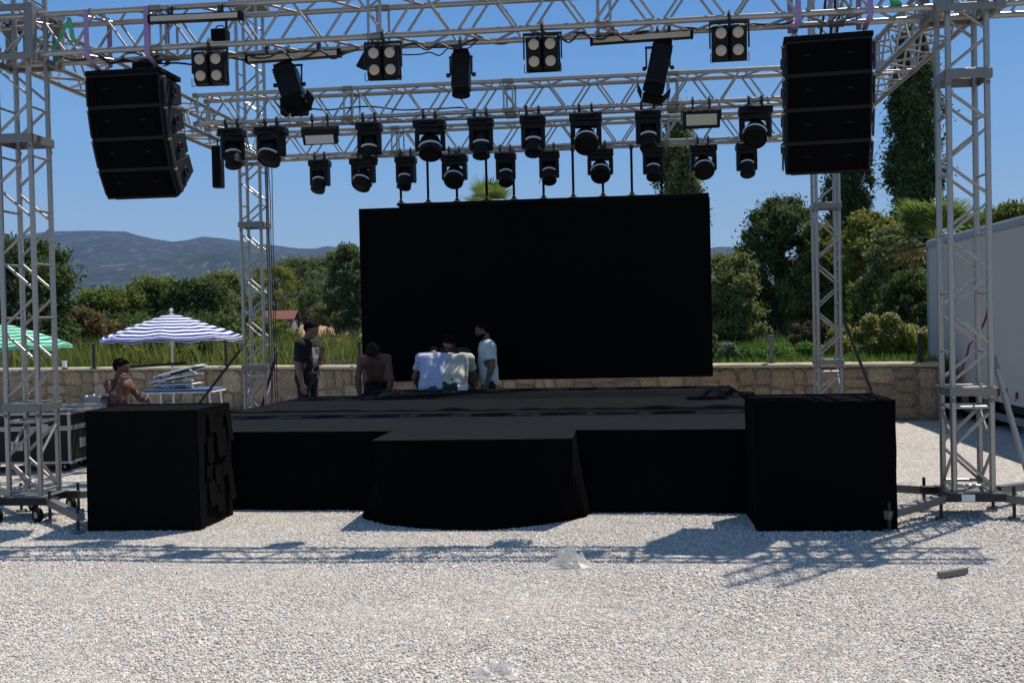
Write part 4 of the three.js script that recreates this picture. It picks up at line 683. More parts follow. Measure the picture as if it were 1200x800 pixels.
// ---------------------------------------------------------------- low growth
function blades(name, label, cat, n, where, h0, h1, w, cols, seed, lean = .35) {
  const q = mulberry(seed), g = new THREE.BufferGeometry(); g.setAttribute('position', new THREE.Float32BufferAttribute([-.5, 0, 0, .5, 0, 0, -.32, .55, .04, .32, .55, .04, 0, 1, .22], 3)); g.setIndex([0, 1, 3, 0, 3, 2, 2, 3, 4]); g.computeVertexNormals();
  const inst = new THREE.InstancedMesh(g, new THREE.MeshPhysicalMaterial({ color: lin(1, 1, 1), roughness: .9, specularIntensity: .3, transmission: .35, thickness: 0, side: THREE.DoubleSide }), n), m = new THREE.Matrix4(), c = new THREE.Color();
  for (let i = 0; i < n; i++) { const p = where(q), h = h0 + (h1 - h0) * q(); m.compose(p, new THREE.Quaternion().setFromEuler(new THREE.Euler((q() - .5) * 2 * lean, q() * 6.283, (q() - .5) * 2 * lean)), new THREE.Vector3(w * (.6 + .8 * q()), h, h)); inst.setMatrixAt(i, m); const k = cols[Math.floor(q() * cols.length)], v = .75 + .5 * q(); c.setRGB(k[0] * v, k[1] * v, k[2] * v); inst.setColorAt(i, c); }
  inst.name = numbered(name); inst.castShadow = inst.receiveShadow = true; inst.userData = { label, category: cat, kind: 'stuff' }; scene.add(inst);
}
const REED = [[0.201, 0.251, 0.046], [0.262, 0.281, 0.059], [0.150, 0.200, 0.036], [0.302, 0.281, 0.082], [0.121, 0.171, 0.033]];
blades('tall_grass', 'tall yellow-green reeds growing behind the wall under the umbrellas', 'grass', 9000, (q) => { const x = -15 + 12.4 * q(), d = wallLine(x) + .5 + 7 * Math.pow(q(), 1.4); const k = nz(x * .7, d * .7, 3); return V(x + k * 1.2, terrainY(x, d) - .05 - .35 * Math.max(0, -nz(x * .9, d * .5, 8)), d); }, .15, .85, .03, REED, 61, .45);
blades('meadow_grass', 'short green grass and ground cover beyond the wall', 'grass', 26000, (q) => { const x = .2 + 7 * q(), d = wallLine(x) + .45 + 14 * Math.pow(q(), 1.6); return V(x * (1 + (d - 16) * .02), terrainY(x, d) - .02, d); }, .10, .34, .03, [[.13, .24, .035], [.17, .29, .045], [.10, .19, .03], [.22, .28, .06]], 62, .6);
blades('dry_grass', 'dry straw grass along the field edge behind the trees', 'grass', 9000, (q) => { const d = 26 + 40 * q(), x = (q() - .5) * d * .95 - d * .1; return V(x, terrainY(x, d) - .02, d); }, .25, .75, .05, [[.16, .14, .06], [.12, .12, .045], [.09, .10, .03]], 63, .4);
function shrub(label, px, top, d, half, cols, n, leaf, seed, flower) {
  const q = mulberry(seed), p = at(px, top, d), gy = terrainY(p.x, d) - .05, H = p.y - gy, R = half / FOCAL * d, t = thing(flower ? 'flowering_bush' : 'garden_bush', label, 'bush', new THREE.Vector3(p.x, gy, -d), 0, 'garden bushes'), cl = Array.from({ length: 16 }, () => [new THREE.Vector3((q() * 2 - 1) * R * .8, H * (.25 + .6 * q()), (q() * 2 - 1) * R * .5), R * (.2 + .15 * q())]), up = new THREE.Vector3();
  const where = (q) => { const [c, r] = cl[Math.floor(q() * cl.length)], u = q() * 2 - 1, a = q() * 6.283, s = Math.sqrt(1 - u * u), k = r * Math.pow(q(), .4); up.set(Math.cos(a) * s, u, Math.sin(a) * s); return [new THREE.Vector3(c.x + up.x * k, Math.max(.02, c.y + up.y * k), c.z + up.z * k), up]; };
  part(t, 'foliage', leafCloud(n, where, leaf, cols, q, 1.5), FOL);
  const stems = []; for (let k = 0; k < 8; k++) stems.push(limb(new THREE.Vector3((q() - .5) * R * .5, 0, (q() - .5) * .2), cl[k][0], .016, .006, .15, q)); part(t, 'stem', merge(stems), bark);
  if (flower) { const where2 = (q) => { const [c, r] = cl[Math.floor(q() * cl.length)], u = .2 + .8 * q(), a = q() * 6.283, s = Math.sqrt(1 - u * u); up.set(Math.cos(a) * s, u, Math.sin(a) * s); return [new THREE.Vector3(c.x + up.x * r * 1.05, c.y + up.y * r * 1.05, c.z + up.z * r * 1.05), up]; }; const fl = part(t, 'blossom', leafCloud(flower, where2, .026, [[.62, .58, .50], [.52, .47, .38], [.68, .66, .60]], q, 1), FOL); fl.userData.kind = 'stuff'; }
  return t;
}
shrub('white-flowering bush behind the wall next to the trailer', 1052, 364, 19, 44, GREENS.yellow, 13000, .032, 71, 420);
shrub('white-flowering bush behind the wall beside the rear tower', 1010, 376, 20, 38, GREENS.yellow, 11000, .032, 72, 300);
shrub('pale silvery bush at the foot of the screen edge', 848, 398, 18.5, 20, [[.30, .32, .24], [.22, .26, .17], [.16, .20, .11]], 5000, .028, 73, 40);
shrub('leafy green ground bush behind the wall beside the grey post', 925, 404, 19.5, 34, [[.12, .23, .035], [.16, .29, .045], [.09, .18, .03]], 8000, .03, 74, 0);
shrub('leafy green ground bush behind the wall near the screen', 880, 406, 18.6, 24, [[.12, .23, .035], [.15, .26, .05], [.09, .18, .03]], 6000, .03, 75, 0);
shrub('brown withered bush beside the rear tower', 948, 374, 24, 22, [[.11, .085, .055], [.08, .065, .042], [.14, .11, .07]], 4000, .04, 76, 0);
shrub('leafy weed growing against the screen edge', 836, 380, 18.6, 12, GREENS.olive, 2500, .035, 77, 0);
shrub('yellow-green reed clump behind the man in black', 398, 396, 24, 34, GREENS.yellow, 7000, .045, 78, 0);
shrub('yellow-green reed clump under the blue umbrella', 160, 398, 23, 34, GREENS.yellow, 7000, .045, 79, 0);
shrub('yellow-green weeds under the blue umbrella rim', 225, 398, 23, 34, GREENS.yellow, 7000, .045, 80, 0);
shrub('yellow-green weeds behind the rear tower', 305, 400, 23, 34, GREENS.yellow, 7000, .045, 81, 0);
// ---------------------------------------------------------------- the house and the sandy bank
{
  const d = 84, a = at(318, 376, d), b = at(342, 376, d), gy = terrainY(a.x, d) - .2, W = b.x - a.x + .4, eave = at(330, 375, d).y, ridge = at(330, 371, d).y + .3, hh = eave - gy;
  const h = thing('farm_house', 'small farm house with red tiled roof in front of the pines', 'house', new THREE.Vector3((a.x + b.x) / 2, gy, -d), .15), wallM = std([.30, .22, .16], .95);
  part(h, 'wall', rbox(W, hh, 3, .02), wallM, new THREE.Vector3(0, hh / 2, 0)); const roofM = std([.15, .045, .036], .9);
  for (const e of [-1, 1]) part(h, 'roof', rbox(W + .5, .10, 2.0, .02), roofM, new THREE.Vector3(0, (eave + ridge) / 2 - gy + .1, e * .88), [e * .38, 0, 0]);
  for (const x of [-.45, .2]) part(h, 'window', rbox(.34, .32, .05, .01), M.blackMatte, new THREE.Vector3(x, hh * .55, 1.52));
  const sand = gridSurface(40, 20, (u, v) => { const q = at(338 + 84 * u, 392, 54 + 6 * v), top = .42 + .22 * Math.exp(-Math.pow((u - .3) / .25, 2)) + .12 * nz(u * 7, 2); return new THREE.Vector3(q.x, terrainY(q.x, 54 + 6 * v) - .1 + (top * Math.sin(Math.PI * Math.min(1, v * .9 + .05)) * 1.15 + .25 * fbm(u * 9, v * 5)) * Math.min(1, 6 * u, 6 * (1 - u)), q.z); });
  setting('sandy_bank', sand, std([.36, .22, .12], .95));
}

// ---------------------------------------------------------------- umbrellas, furniture, cases, trailer
function stripeTex(a, b, n, trim) { return dataTex(256, (u, v) => { const k = v > .965 ? trim : Math.floor(v * n) % 2 ? a : b; const s = .96 + .04 * Math.sin(u * 300); return k.map((c) => c * s); }, true); }
function umbrella(label, top, rimPx, d, R, tex, ribs, turn, drop) {
  const c = at(...top, d), t = thing('striped_umbrella', label, 'umbrella', new THREE.Vector3(c.x, 0, -d), turn, 'striped umbrellas'), H = c.y;
  const rim = H - drop, mat = new THREE.MeshPhysicalMaterial({ map: tex, roughness: .9, specularIntensity: .3, transmission: .12, thickness: 0, side: THREE.DoubleSide });
  for (let k = 0; k < ribs; k++) {
    const a0 = k / ribs * Math.PI * 2, a1 = (k + 1) / ribs * Math.PI * 2, P = (a, v, sag) => new THREE.Vector3(Math.cos(a) * R * v, H - .03 - drop * (Math.pow(v, 1.15)) - sag, Math.sin(a) * R * v);
    const pn = gridSurface(8, 16, (u, v) => { const a = a0 + (a1 - a0) * u, e = 4 * u * (1 - u), p = P(a, v * (1 - .035 * e), .045 * e * v * v + .018 * v * nz(u * 3 + k, v * 3)); return p; }); part(t, 'panel', pn, mat);
    const vl = gridSurface(8, 3, (u, v) => { const a = a0 + (a1 - a0) * u, e = 4 * u * (1 - u), p = P(a, 1 - .035 * e, .045 * e); return new THREE.Vector3(p.x * (1 + .01 * v), p.y - .075 * v * (.75 + .25 * Math.cos(u * 12.6)), p.z * (1 + .01 * v)); }); const uv = vl.attributes.uv; for (let i = 0; i < uv.count; i++) uv.setY(i, .825 + .17 * uv.getY(i)); part(t, 'valance', vl, mat);
    bar(t, 'rib', P(a0, .04, .02), P(a0, .99, .012), .006, M.white, CYL6);
    bar(t, 'strut', new THREE.Vector3(0, H - drop - .12, 0), P(a0, .5, .03), .005, M.white, CYL6);
  }
  part(t, 'pole', CYL, M.white, new THREE.Vector3(0, H / 2, 0)).scale.set(.017, H, .017);
  part(t, 'finial', new THREE.SphereGeometry(.03, 12, 8), M.white, new THREE.Vector3(0, H + .02, 0)); part(t, 'runner', new THREE.CylinderGeometry(.032, .032, .07, 12), M.white, new THREE.Vector3(0, H - drop - .13, 0));
  part(t, 'foot', new THREE.LatheGeometry([[0, .16], [.03, .16], [.04, .06], [.22, .04], [.24, .0]].map(([a, b]) => new THREE.Vector2(a, b)), 20), M.galv); return t;
}
umbrella('blue and white striped umbrella over the table behind the covered stack', [200, 365], 0, 15.6, 1.06, stripeTex([.10, .17, .50], [.93, .94, .95], 17, [.08, .15, .52]), 8, .25, .36);
umbrella('green and white striped umbrella behind the front tower', [4, 377], 0, 15.9, 1.04, stripeTex([.06, .56, .42], [.70, .88, .80], 15, [.05, .52, .38]), 8, .1, .34);
{
  const t = thing('folding_table', 'folding table with blue top beneath the striped umbrella', 'table', V(-6.35, 0, 14.6), .03), W = 1.0, D = .55, H = .74;
  part(t, 'table_top', rbox(W, .03, D, .008), std([.06, .10, .20], .6), new THREE.Vector3(0, H, 0)); part(t, 'edge_trim', rbox(W + .02, .02, D + .02, .006), M.white, new THREE.Vector3(0, H - .03, 0));
  for (const a of [-1, 1]) for (const b of [-1, 1]) bar(t, 'leg', new THREE.Vector3(a * (W / 2 - .05), H - .03, b * (D / 2 - .05)), new THREE.Vector3(a * (W / 2 - .02), .01, b * (D / 2 - .03)), .014, M.white);
  for (const a of [-1, 1]) bar(t, 'cross_bar', new THREE.Vector3(a * (W / 2 - .04), .35, -D / 2 + .05), new THREE.Vector3(a * (W / 2 - .04), .35, D / 2 - .05), .01, M.white);
  const lo = (label, y, tilt, x, w) => { const s = thing('folded_lounger', label, 'sun lounger', new THREE.Vector3(-6.35 + x, H + y, -14.75), .05, 'folded loungers on the table'); for (const z of [-.25, .25]) part(s, 'side_tube', CYL, M.white, new THREE.Vector3(0, .02, z), [0, 0, Math.PI / 2 + tilt]).scale.set(.014, w, .014); for (const e of [-1, 1]) part(s, 'end_tube', CYL, M.white, new THREE.Vector3(e * w / 2 * Math.cos(tilt), .02 + e * w / 2 * Math.sin(tilt), 0), [Math.PI / 2, 0, 0]).scale.set(.014, .5, .014); part(s, 'fabric', rbox(w * .95, .02, .46, .006), std([.02, .03, .07], .9), new THREE.Vector3(0, .005, 0), [0, 0, tilt]); for (const e of [-.3, .35]) bar(s, 'leg', new THREE.Vector3(e * w, e * w * Math.sin(tilt), .24), new THREE.Vector3(e * w + .12, -.02, .24), .011, M.white); };
  lo('folded white-framed lounger lying flat on the table', .05, .02, -.15, .55); lo('folded white-framed lounger tilted on top of the pile', .24, .24, -.12, .62); lo('folded white-framed lounger leaning in the middle of the pile', .14, .17, -.18, .62);
  // dark bar lying on the pile
  solo('black_pole', 'long black pole lying across the folded loungers', 'pole', (() => { const g = CYL.clone(); g.scale(.022, 1.05, .022); g.rotateZ(Math.PI / 2 + .05); return g; })(), M.steelDark, at(178, 428, 15.0));
}
// flight cases
function flightCase(label, x, d, w, h, dep, turn, y = 0, lid = .3) {
  const t = thing('flight_case', label, 'flight case', new THREE.Vector3(x, y, -d), turn, 'flight cases'), g = y < .05 ? .11 : 0, panel = dark([.010, .010, .011], .6, .4);
  part(t, 'body', rbox(w, h * (1 - lid), dep, .006), panel, new THREE.Vector3(0, g + h * (1 - lid) / 2, 0)); part(t, 'lid', rbox(w, h * lid - .004, dep, .006), panel, new THREE.Vector3(0, g + h * (1 - lid / 2), 0));
  const R = .014; for (const a of [-1, 1]) for (const b of [-1, 1]) { part(t, 'edge_rail', rbox(R * 2, h, R * 2, .003), M.alu, new THREE.Vector3(a * (w / 2 - R + .004), g + h / 2, b * (dep / 2 - R + .004))); }
  for (const yy of [g, g + h * (1 - lid) - R, g + h * (1 - lid) + R, g + h]) { for (const b of [-1, 1]) part(t, 'edge_rail', rbox(w - .03, R * 1.8, R, .003), M.alu, new THREE.Vector3(0, yy, b * (dep / 2 + .001))); for (const a of [-1, 1]) part(t, 'edge_rail', rbox(R, R * 1.8, dep - .03, .003), M.alu, new THREE.Vector3(a * (w / 2 + .001), yy, 0)); }
  for (const a of [-1, 1]) for (const b of [-1, 1]) for (const v of [0, 1]) part(t, 'ball_corner', new THREE.SphereGeometry(.026, 8, 6), M.chrome, new THREE.Vector3(a * (w / 2 - .008), g + v * h, b * (dep / 2 - .008)));
  for (const e of [-.26, .26]) { part(t, 'latch', rbox(.11, .11, .01, .004), M.galv, new THREE.Vector3(e * w, g + h * (1 - lid), dep / 2 + .006)); }
  part(t, 'handle_dish', rbox(.16, .11, .01, .006), M.galv, new THREE.Vector3(0, g + h * .35, dep / 2 + .005)); part(t, 'side_handle', rbox(.01, .11, .16, .006), M.galv, new THREE.Vector3(w / 2 + .005, g + h * .35, 0));
  if (g) for (const a of [-1, 1]) for (const b of [-1, 1]) { const c = part(t, 'castor', new THREE.CylinderGeometry(.05, .05, .035, 14), M.blackMatte, new THREE.Vector3(a * (w / 2 - .1), .05, b * (dep / 2 - .1)), [Math.PI / 2, 0, .4]); part(c, 'castor_hub', new THREE.CylinderGeometry(.022, .022, .04, 10), M.galv); }
  return t;
}
flightCase('large black flight case on castors behind the front tower', -7.0, 11.7, 1.25, .56, .62, .06);
flightCase('tall black flight case standing next to the large castored case', -8.15, 11.9, .80, .92, .62, .03);
flightCase('low black flight case behind the large case', -7.5, 12.9, 1.1, .48, .6, -.05);
flightCase('small silver-edged case beside the seated man', at(113, 472, 12.2).x, 12.2, .19, .16, .2, 0, at(113, 480, 12.2).y);
flightCase('flat black case under the small silver-edged case', at(118, 482, 12.25).x, 12.25, .60, at(113, 480, 12.25).y - .112, .5, 0, 0, .25);
{ // spare aluminium tubes lying on the cases
  [[92, 487, -.02], [93, 492, .0], [88, 496, .03]].forEach(([px, py, a], i) => { const p = at(px, py, 11.3); solo('aluminium_tube', 'spare aluminium tube lying on the large flight case', 'tube', (() => { const g = CYL.clone(); g.scale(.024, .62, .024); g.rotateZ(Math.PI / 2); g.rotateY(.15 + a); return g; })(), M.alu, new THREE.Vector3(p.x - .22, .697 + .05 * (i === 1 ? 1 : 0), -11.55 - .06 * i), 'spare tubes on the case'); });
}
{ // the white box trailer
  const X = 4.98, d0 = 18.0, L = 8.2, W = 2.3, y0 = .40, y1 = 2.76, t = thing('box_trailer', 'white box trailer parked behind the tower, dark underframe', 'trailer', V(X + W / 2, 0, d0 - L / 2), 0);
  const grime = (() => { const a = tileNoise(95, 6), b = tileNoise(96, 40), c = tileNoise(97, 160); return dataTex(256, (u, v) => { const k = .86 + .14 * (a(u, v) * .5 + b(u, v) * .3 + c(u, v) * .2); return [k, k, k * .99]; }, true, 2); })();
  const skin = std([.44, .405, .36], .6), rail = std([.30, .31, .32], .5, .4);
  const P = (x, y, d) => new THREE.Vector3(x - X - W / 2, y, -(d - (d0 - L / 2)));
  const n = 7; for (let i = 0; i < n; i++) { const w = L / n; part(t, 'side_panel', rbox(.03, y1 - y0 - .16, w - .0015, .002), skin, P(X + .015, (y0 + y1) / 2 - .01, d0 - w * (i + .5))); }
  part(t, 'far_side', rbox(.03, y1 - y0, L, .004), skin, P(X + W, (y0 + y1) / 2, d0 - L / 2)); part(t, 'end_wall', rbox(W - .04, y1 - y0, .03, .004), skin, P(X + W / 2, (y0 + y1) / 2, d0)); part(t, 'end_wall', rbox(W - .04, y1 - y0, .03, .004), skin, P(X + W / 2, (y0 + y1) / 2, d0 - L));
  part(t, 'roof', rbox(W + .02, .04, L + .02, .01), skin, P(X + W / 2, y1 + .01, d0 - L / 2)); part(t, 'roof_rail', rbox(.05, .10, L + .03, .01), rail, P(X + .004, y1 - .04, d0 - L / 2)); part(t, 'floor_rail', rbox(.05, .09, L + .03, .01), skin, P(X + .002, y0 + .03, d0 - L / 2)); part(t, 'corner_post', rbox(.05, y1 - y0 - .2, .05, .01), rail, P(X + .006, (y0 + y1) / 2, d0 - .01));
  part(t, 'underframe', rbox(W - .3, .14, L - .2, .02), M.steelDark, P(X + W / 2, y0 - .09, d0 - L / 2)); part(t, 'side_guard', rbox(.04, .10, L * .7, .01), std([.20, .20, .20], .6), P(X + .05, .17, d0 - L * .55));
  for (const d of [d0 - 1.5, d0 - 2.5, d0 - 6.8]) { const w = part(t, 'wheel', new THREE.CylinderGeometry(.34, .34, .24, 26), M.blackMatte, P(X + .22, .34, d), [0, 0, Math.PI / 2]); part(w, 'rim', new THREE.CylinderGeometry(.18, .18, .25, 18), M.galv); }
  for (const [px, h] of [[1176, .13], [1184, .17], [1195, .12], [1153, .12], [1139, .08]]) { const d = px > 1160 ? 13.9 + (1200 - px) * .035 : 15.6; part(t, 'red_lashing_hook', rbox(.03, h, .035, .008), M.red, P(X - .012, y0 + .10, d)); }
  part(t, 'roof_hatch', rbox(.5, .12, .6, .02), M.steelDark, P(X + .35, y1 + .09, 13.7));
  // red lashing straps hanging in front of the trailer side
  const strap = (label, pts) => { const v = pts.map(([x, y]) => at(x, y, 14.6)), o = v[0]; solo('lashing_strap', label, 'strap', (() => { const c = new THREE.CatmullRomCurve3(v.map((p) => p.clone().sub(o))); return gridSurface(24, 1, (u, k) => { const p = c.getPoint(u); return new THREE.Vector3(p.x + (k - .5) * .024, p.y, p.z + (k - .5) * .02); }); })(), M.red, o, 'red straps on the trailer'); };
  strap('red lashing strap hanging on the trailer behind the mast, lower piece', [[1144, 398], [1137, 403], [1134, 415], [1129, 430], [1126, 445]]); strap('red lashing strap high on the trailer behind the mast', [[1158, 363], [1155, 375], [1151, 384], [1148, 388]]);
}
{ // litter on the gravel
  const bag = (label, px, py, w, h, seed) => { const q = mulberry(seed), c = at(px, py, 1).sub(new THREE.Vector3(0, EYE, 0)), k = -EYE / c.y, p = new THREE.Vector3(c.x * k, 0, c.z * k); const g = gridSurface(34, 24, (u, v) => { const a = (u - .5) * 2, b = (v - .5) * 2, r = Math.sqrt(a * a + b * b), e = Math.max(0, 1 - r), n = fbm(u * 5 + seed, v * 5, 1, 4), f = Math.abs(nz(u * 7 + seed, v * 6, 4)); return new THREE.Vector3(a * w / 2 * (1 + .4 * n), .012 + e * h * (.5 + 1.6 * f) + .05 * e * n, b * w * .35 * (1 + .5 * nz(u * 4, v * 4 + seed, 8))); }); const m = solo('plastic_bag', label, 'plastic bag', toCreasedNormals(g, 1.1), new THREE.MeshPhysicalMaterial({ color: lin(.84, .84, .83), roughness: .45, transmission: .84, thickness: 0, side: THREE.DoubleSide }), new THREE.Vector3(p.x, groundY(p.x, -p.z), p.z)); return m; };
  bag('crumpled clear plastic bag lying in the truss shadow', 668, 664, .27, .13, 3); bag('flattened clear plastic sheet on the sunlit gravel', 583, 792, .21, .07, 9);
  const t = thing('metal_offcut', 'short grey metal offcut lying on open gravel', 'metal piece', new THREE.Vector3(1.95, groundY(1.95, 6.62) + .022, -6.62), .55); part(t, 'channel', rbox(.215, .03, .05, .004), M.steel); part(t, 'channel_lip', rbox(.215, .012, .008, .002), M.galv, new THREE.Vector3(0, .02, .02));
}

// ---------------------------------------------------------------- people
// surface of a distance field by naive surface nets
function surfaceNet(f, lo, hi, c) {
  const n = [0, 1, 2].map((k) => Math.ceil((hi.getComponent(k) - lo.getComponent(k)) / c) + 1), [nx, ny, nzz] = n, val = new Float32Array(nx * ny * nzz), id = (i, j, k) => i + nx * (j + ny * k);
  for (let k = 0; k < nzz; k++) for (let j = 0; j < ny; j++) for (let i = 0; i < nx; i++) val[id(i, j, k)] = f(lo.x + i * c, lo.y + j * c, lo.z + k * c);
  const vid = new Int32Array(nx * ny * nzz).fill(-1), pos = [], idx = [];
  for (let k = 0; k < nzz - 1; k++) for (let j = 0; j < ny - 1; j++) for (let i = 0; i < nx - 1; i++) {
    let m = 0, sx = 0, sy = 0, sz = 0; const v = []; let neg = 0;
    for (let q = 0; q < 8; q++) { const w = val[id(i + (q & 1), j + (q >> 1 & 1), k + (q >> 2))]; v.push(w); if (w < 0) neg++; }
    if (!neg || neg === 8) continue;
    for (let a = 0; a < 8; a++) for (const s of [1, 2, 4]) { if (a & s) continue; const b = a | s; if ((v[a] < 0) === (v[b] < 0)) continue; const t = v[a] / (v[a] - v[b]); sx += (a & 1) + (s === 1 ? t : 0); sy += (a >> 1 & 1) + (s === 2 ? t : 0); sz += (a >> 2) + (s === 4 ? t : 0); m++; }
    vid[id(i, j, k)] = pos.length / 3; pos.push(lo.x + (i + sx / m) * c, lo.y + (j + sy / m) * c, lo.z + (k + sz / m) * c);
  }
  const quad = (a, b, d, e, flip) => { if (a < 0 || b < 0 || d < 0 || e < 0) return; flip ? idx.push(a, d, b, a, e, d) : idx.push(a, b, d, a, d, e); };
  for (let k = 1; k < nzz - 1; k++) for (let j = 1; j < ny - 1; j++) for (let i = 1; i < nx - 1; i++) {
    const s = val[id(i, j, k)] < 0;
    if (s !== val[id(i + 1, j, k)] < 0) quad(vid[id(i, j - 1, k - 1)], vid[id(i, j, k - 1)], vid[id(i, j, k)], vid[id(i, j - 1, k)], !s);
    if (s !== val[id(i, j + 1, k)] < 0) quad(vid[id(i - 1, j, k - 1)], vid[id(i - 1, j, k)], vid[id(i, j, k)], vid[id(i, j, k - 1)], !s);
    if (s !== val[id(i, j, k + 1)] < 0) quad(vid[id(i - 1, j - 1, k)], vid[id(i, j - 1, k)], vid[id(i, j, k)], vid[id(i - 1, j, k)], !s);
  }
  const g = new THREE.BufferGeometry(); g.setAttribute('position', new THREE.Float32BufferAttribute(pos, 3)); g.setIndex(idx); g.computeVertexNormals(); return g;
}
const B = (a, b, ra, rb) => { const d = b.clone().sub(a); return { ax: a.x, ay: a.y, az: a.z, dx: d.x, dy: d.y, dz: d.z, l: Math.max(1e-8, d.lengthSq()), ra, rb }; };
function dist(list, k, grow = 0) { return (x, y, z) => { let r = 1e3; for (const b of list) { const px = x - b.ax, py = y - b.ay, pz = z - b.az; let t = (px * b.dx + py * b.dy + pz * b.dz) / b.l; t = t < 0 ? 0 : t > 1 ? 1 : t; const ex = px - b.dx * t, ey = py - b.dy * t, ez = pz - b.dz * t, d = Math.sqrt(ex * ex + ey * ey + ez * ez) - b.ra - (b.rb - b.ra) * t - grow; const h = Math.max(k - Math.abs(r - d), 0) / k; r = Math.min(r, d) - h * h * k * .25; } return r; }; }
const bounds = (list, m) => { const lo = new THREE.Vector3(1e3, 1e3, 1e3), hi = lo.clone().negate(); for (const b of list) for (const t of [0, 1]) { const p = new THREE.Vector3(b.ax + b.dx * t, b.ay + b.dy * t, b.az + b.dz * t), r = (t ? b.rb : b.ra) + m; lo.min(p.clone().subScalar(r)); hi.max(p.clone().addScalar(r)); } return [lo, hi]; };
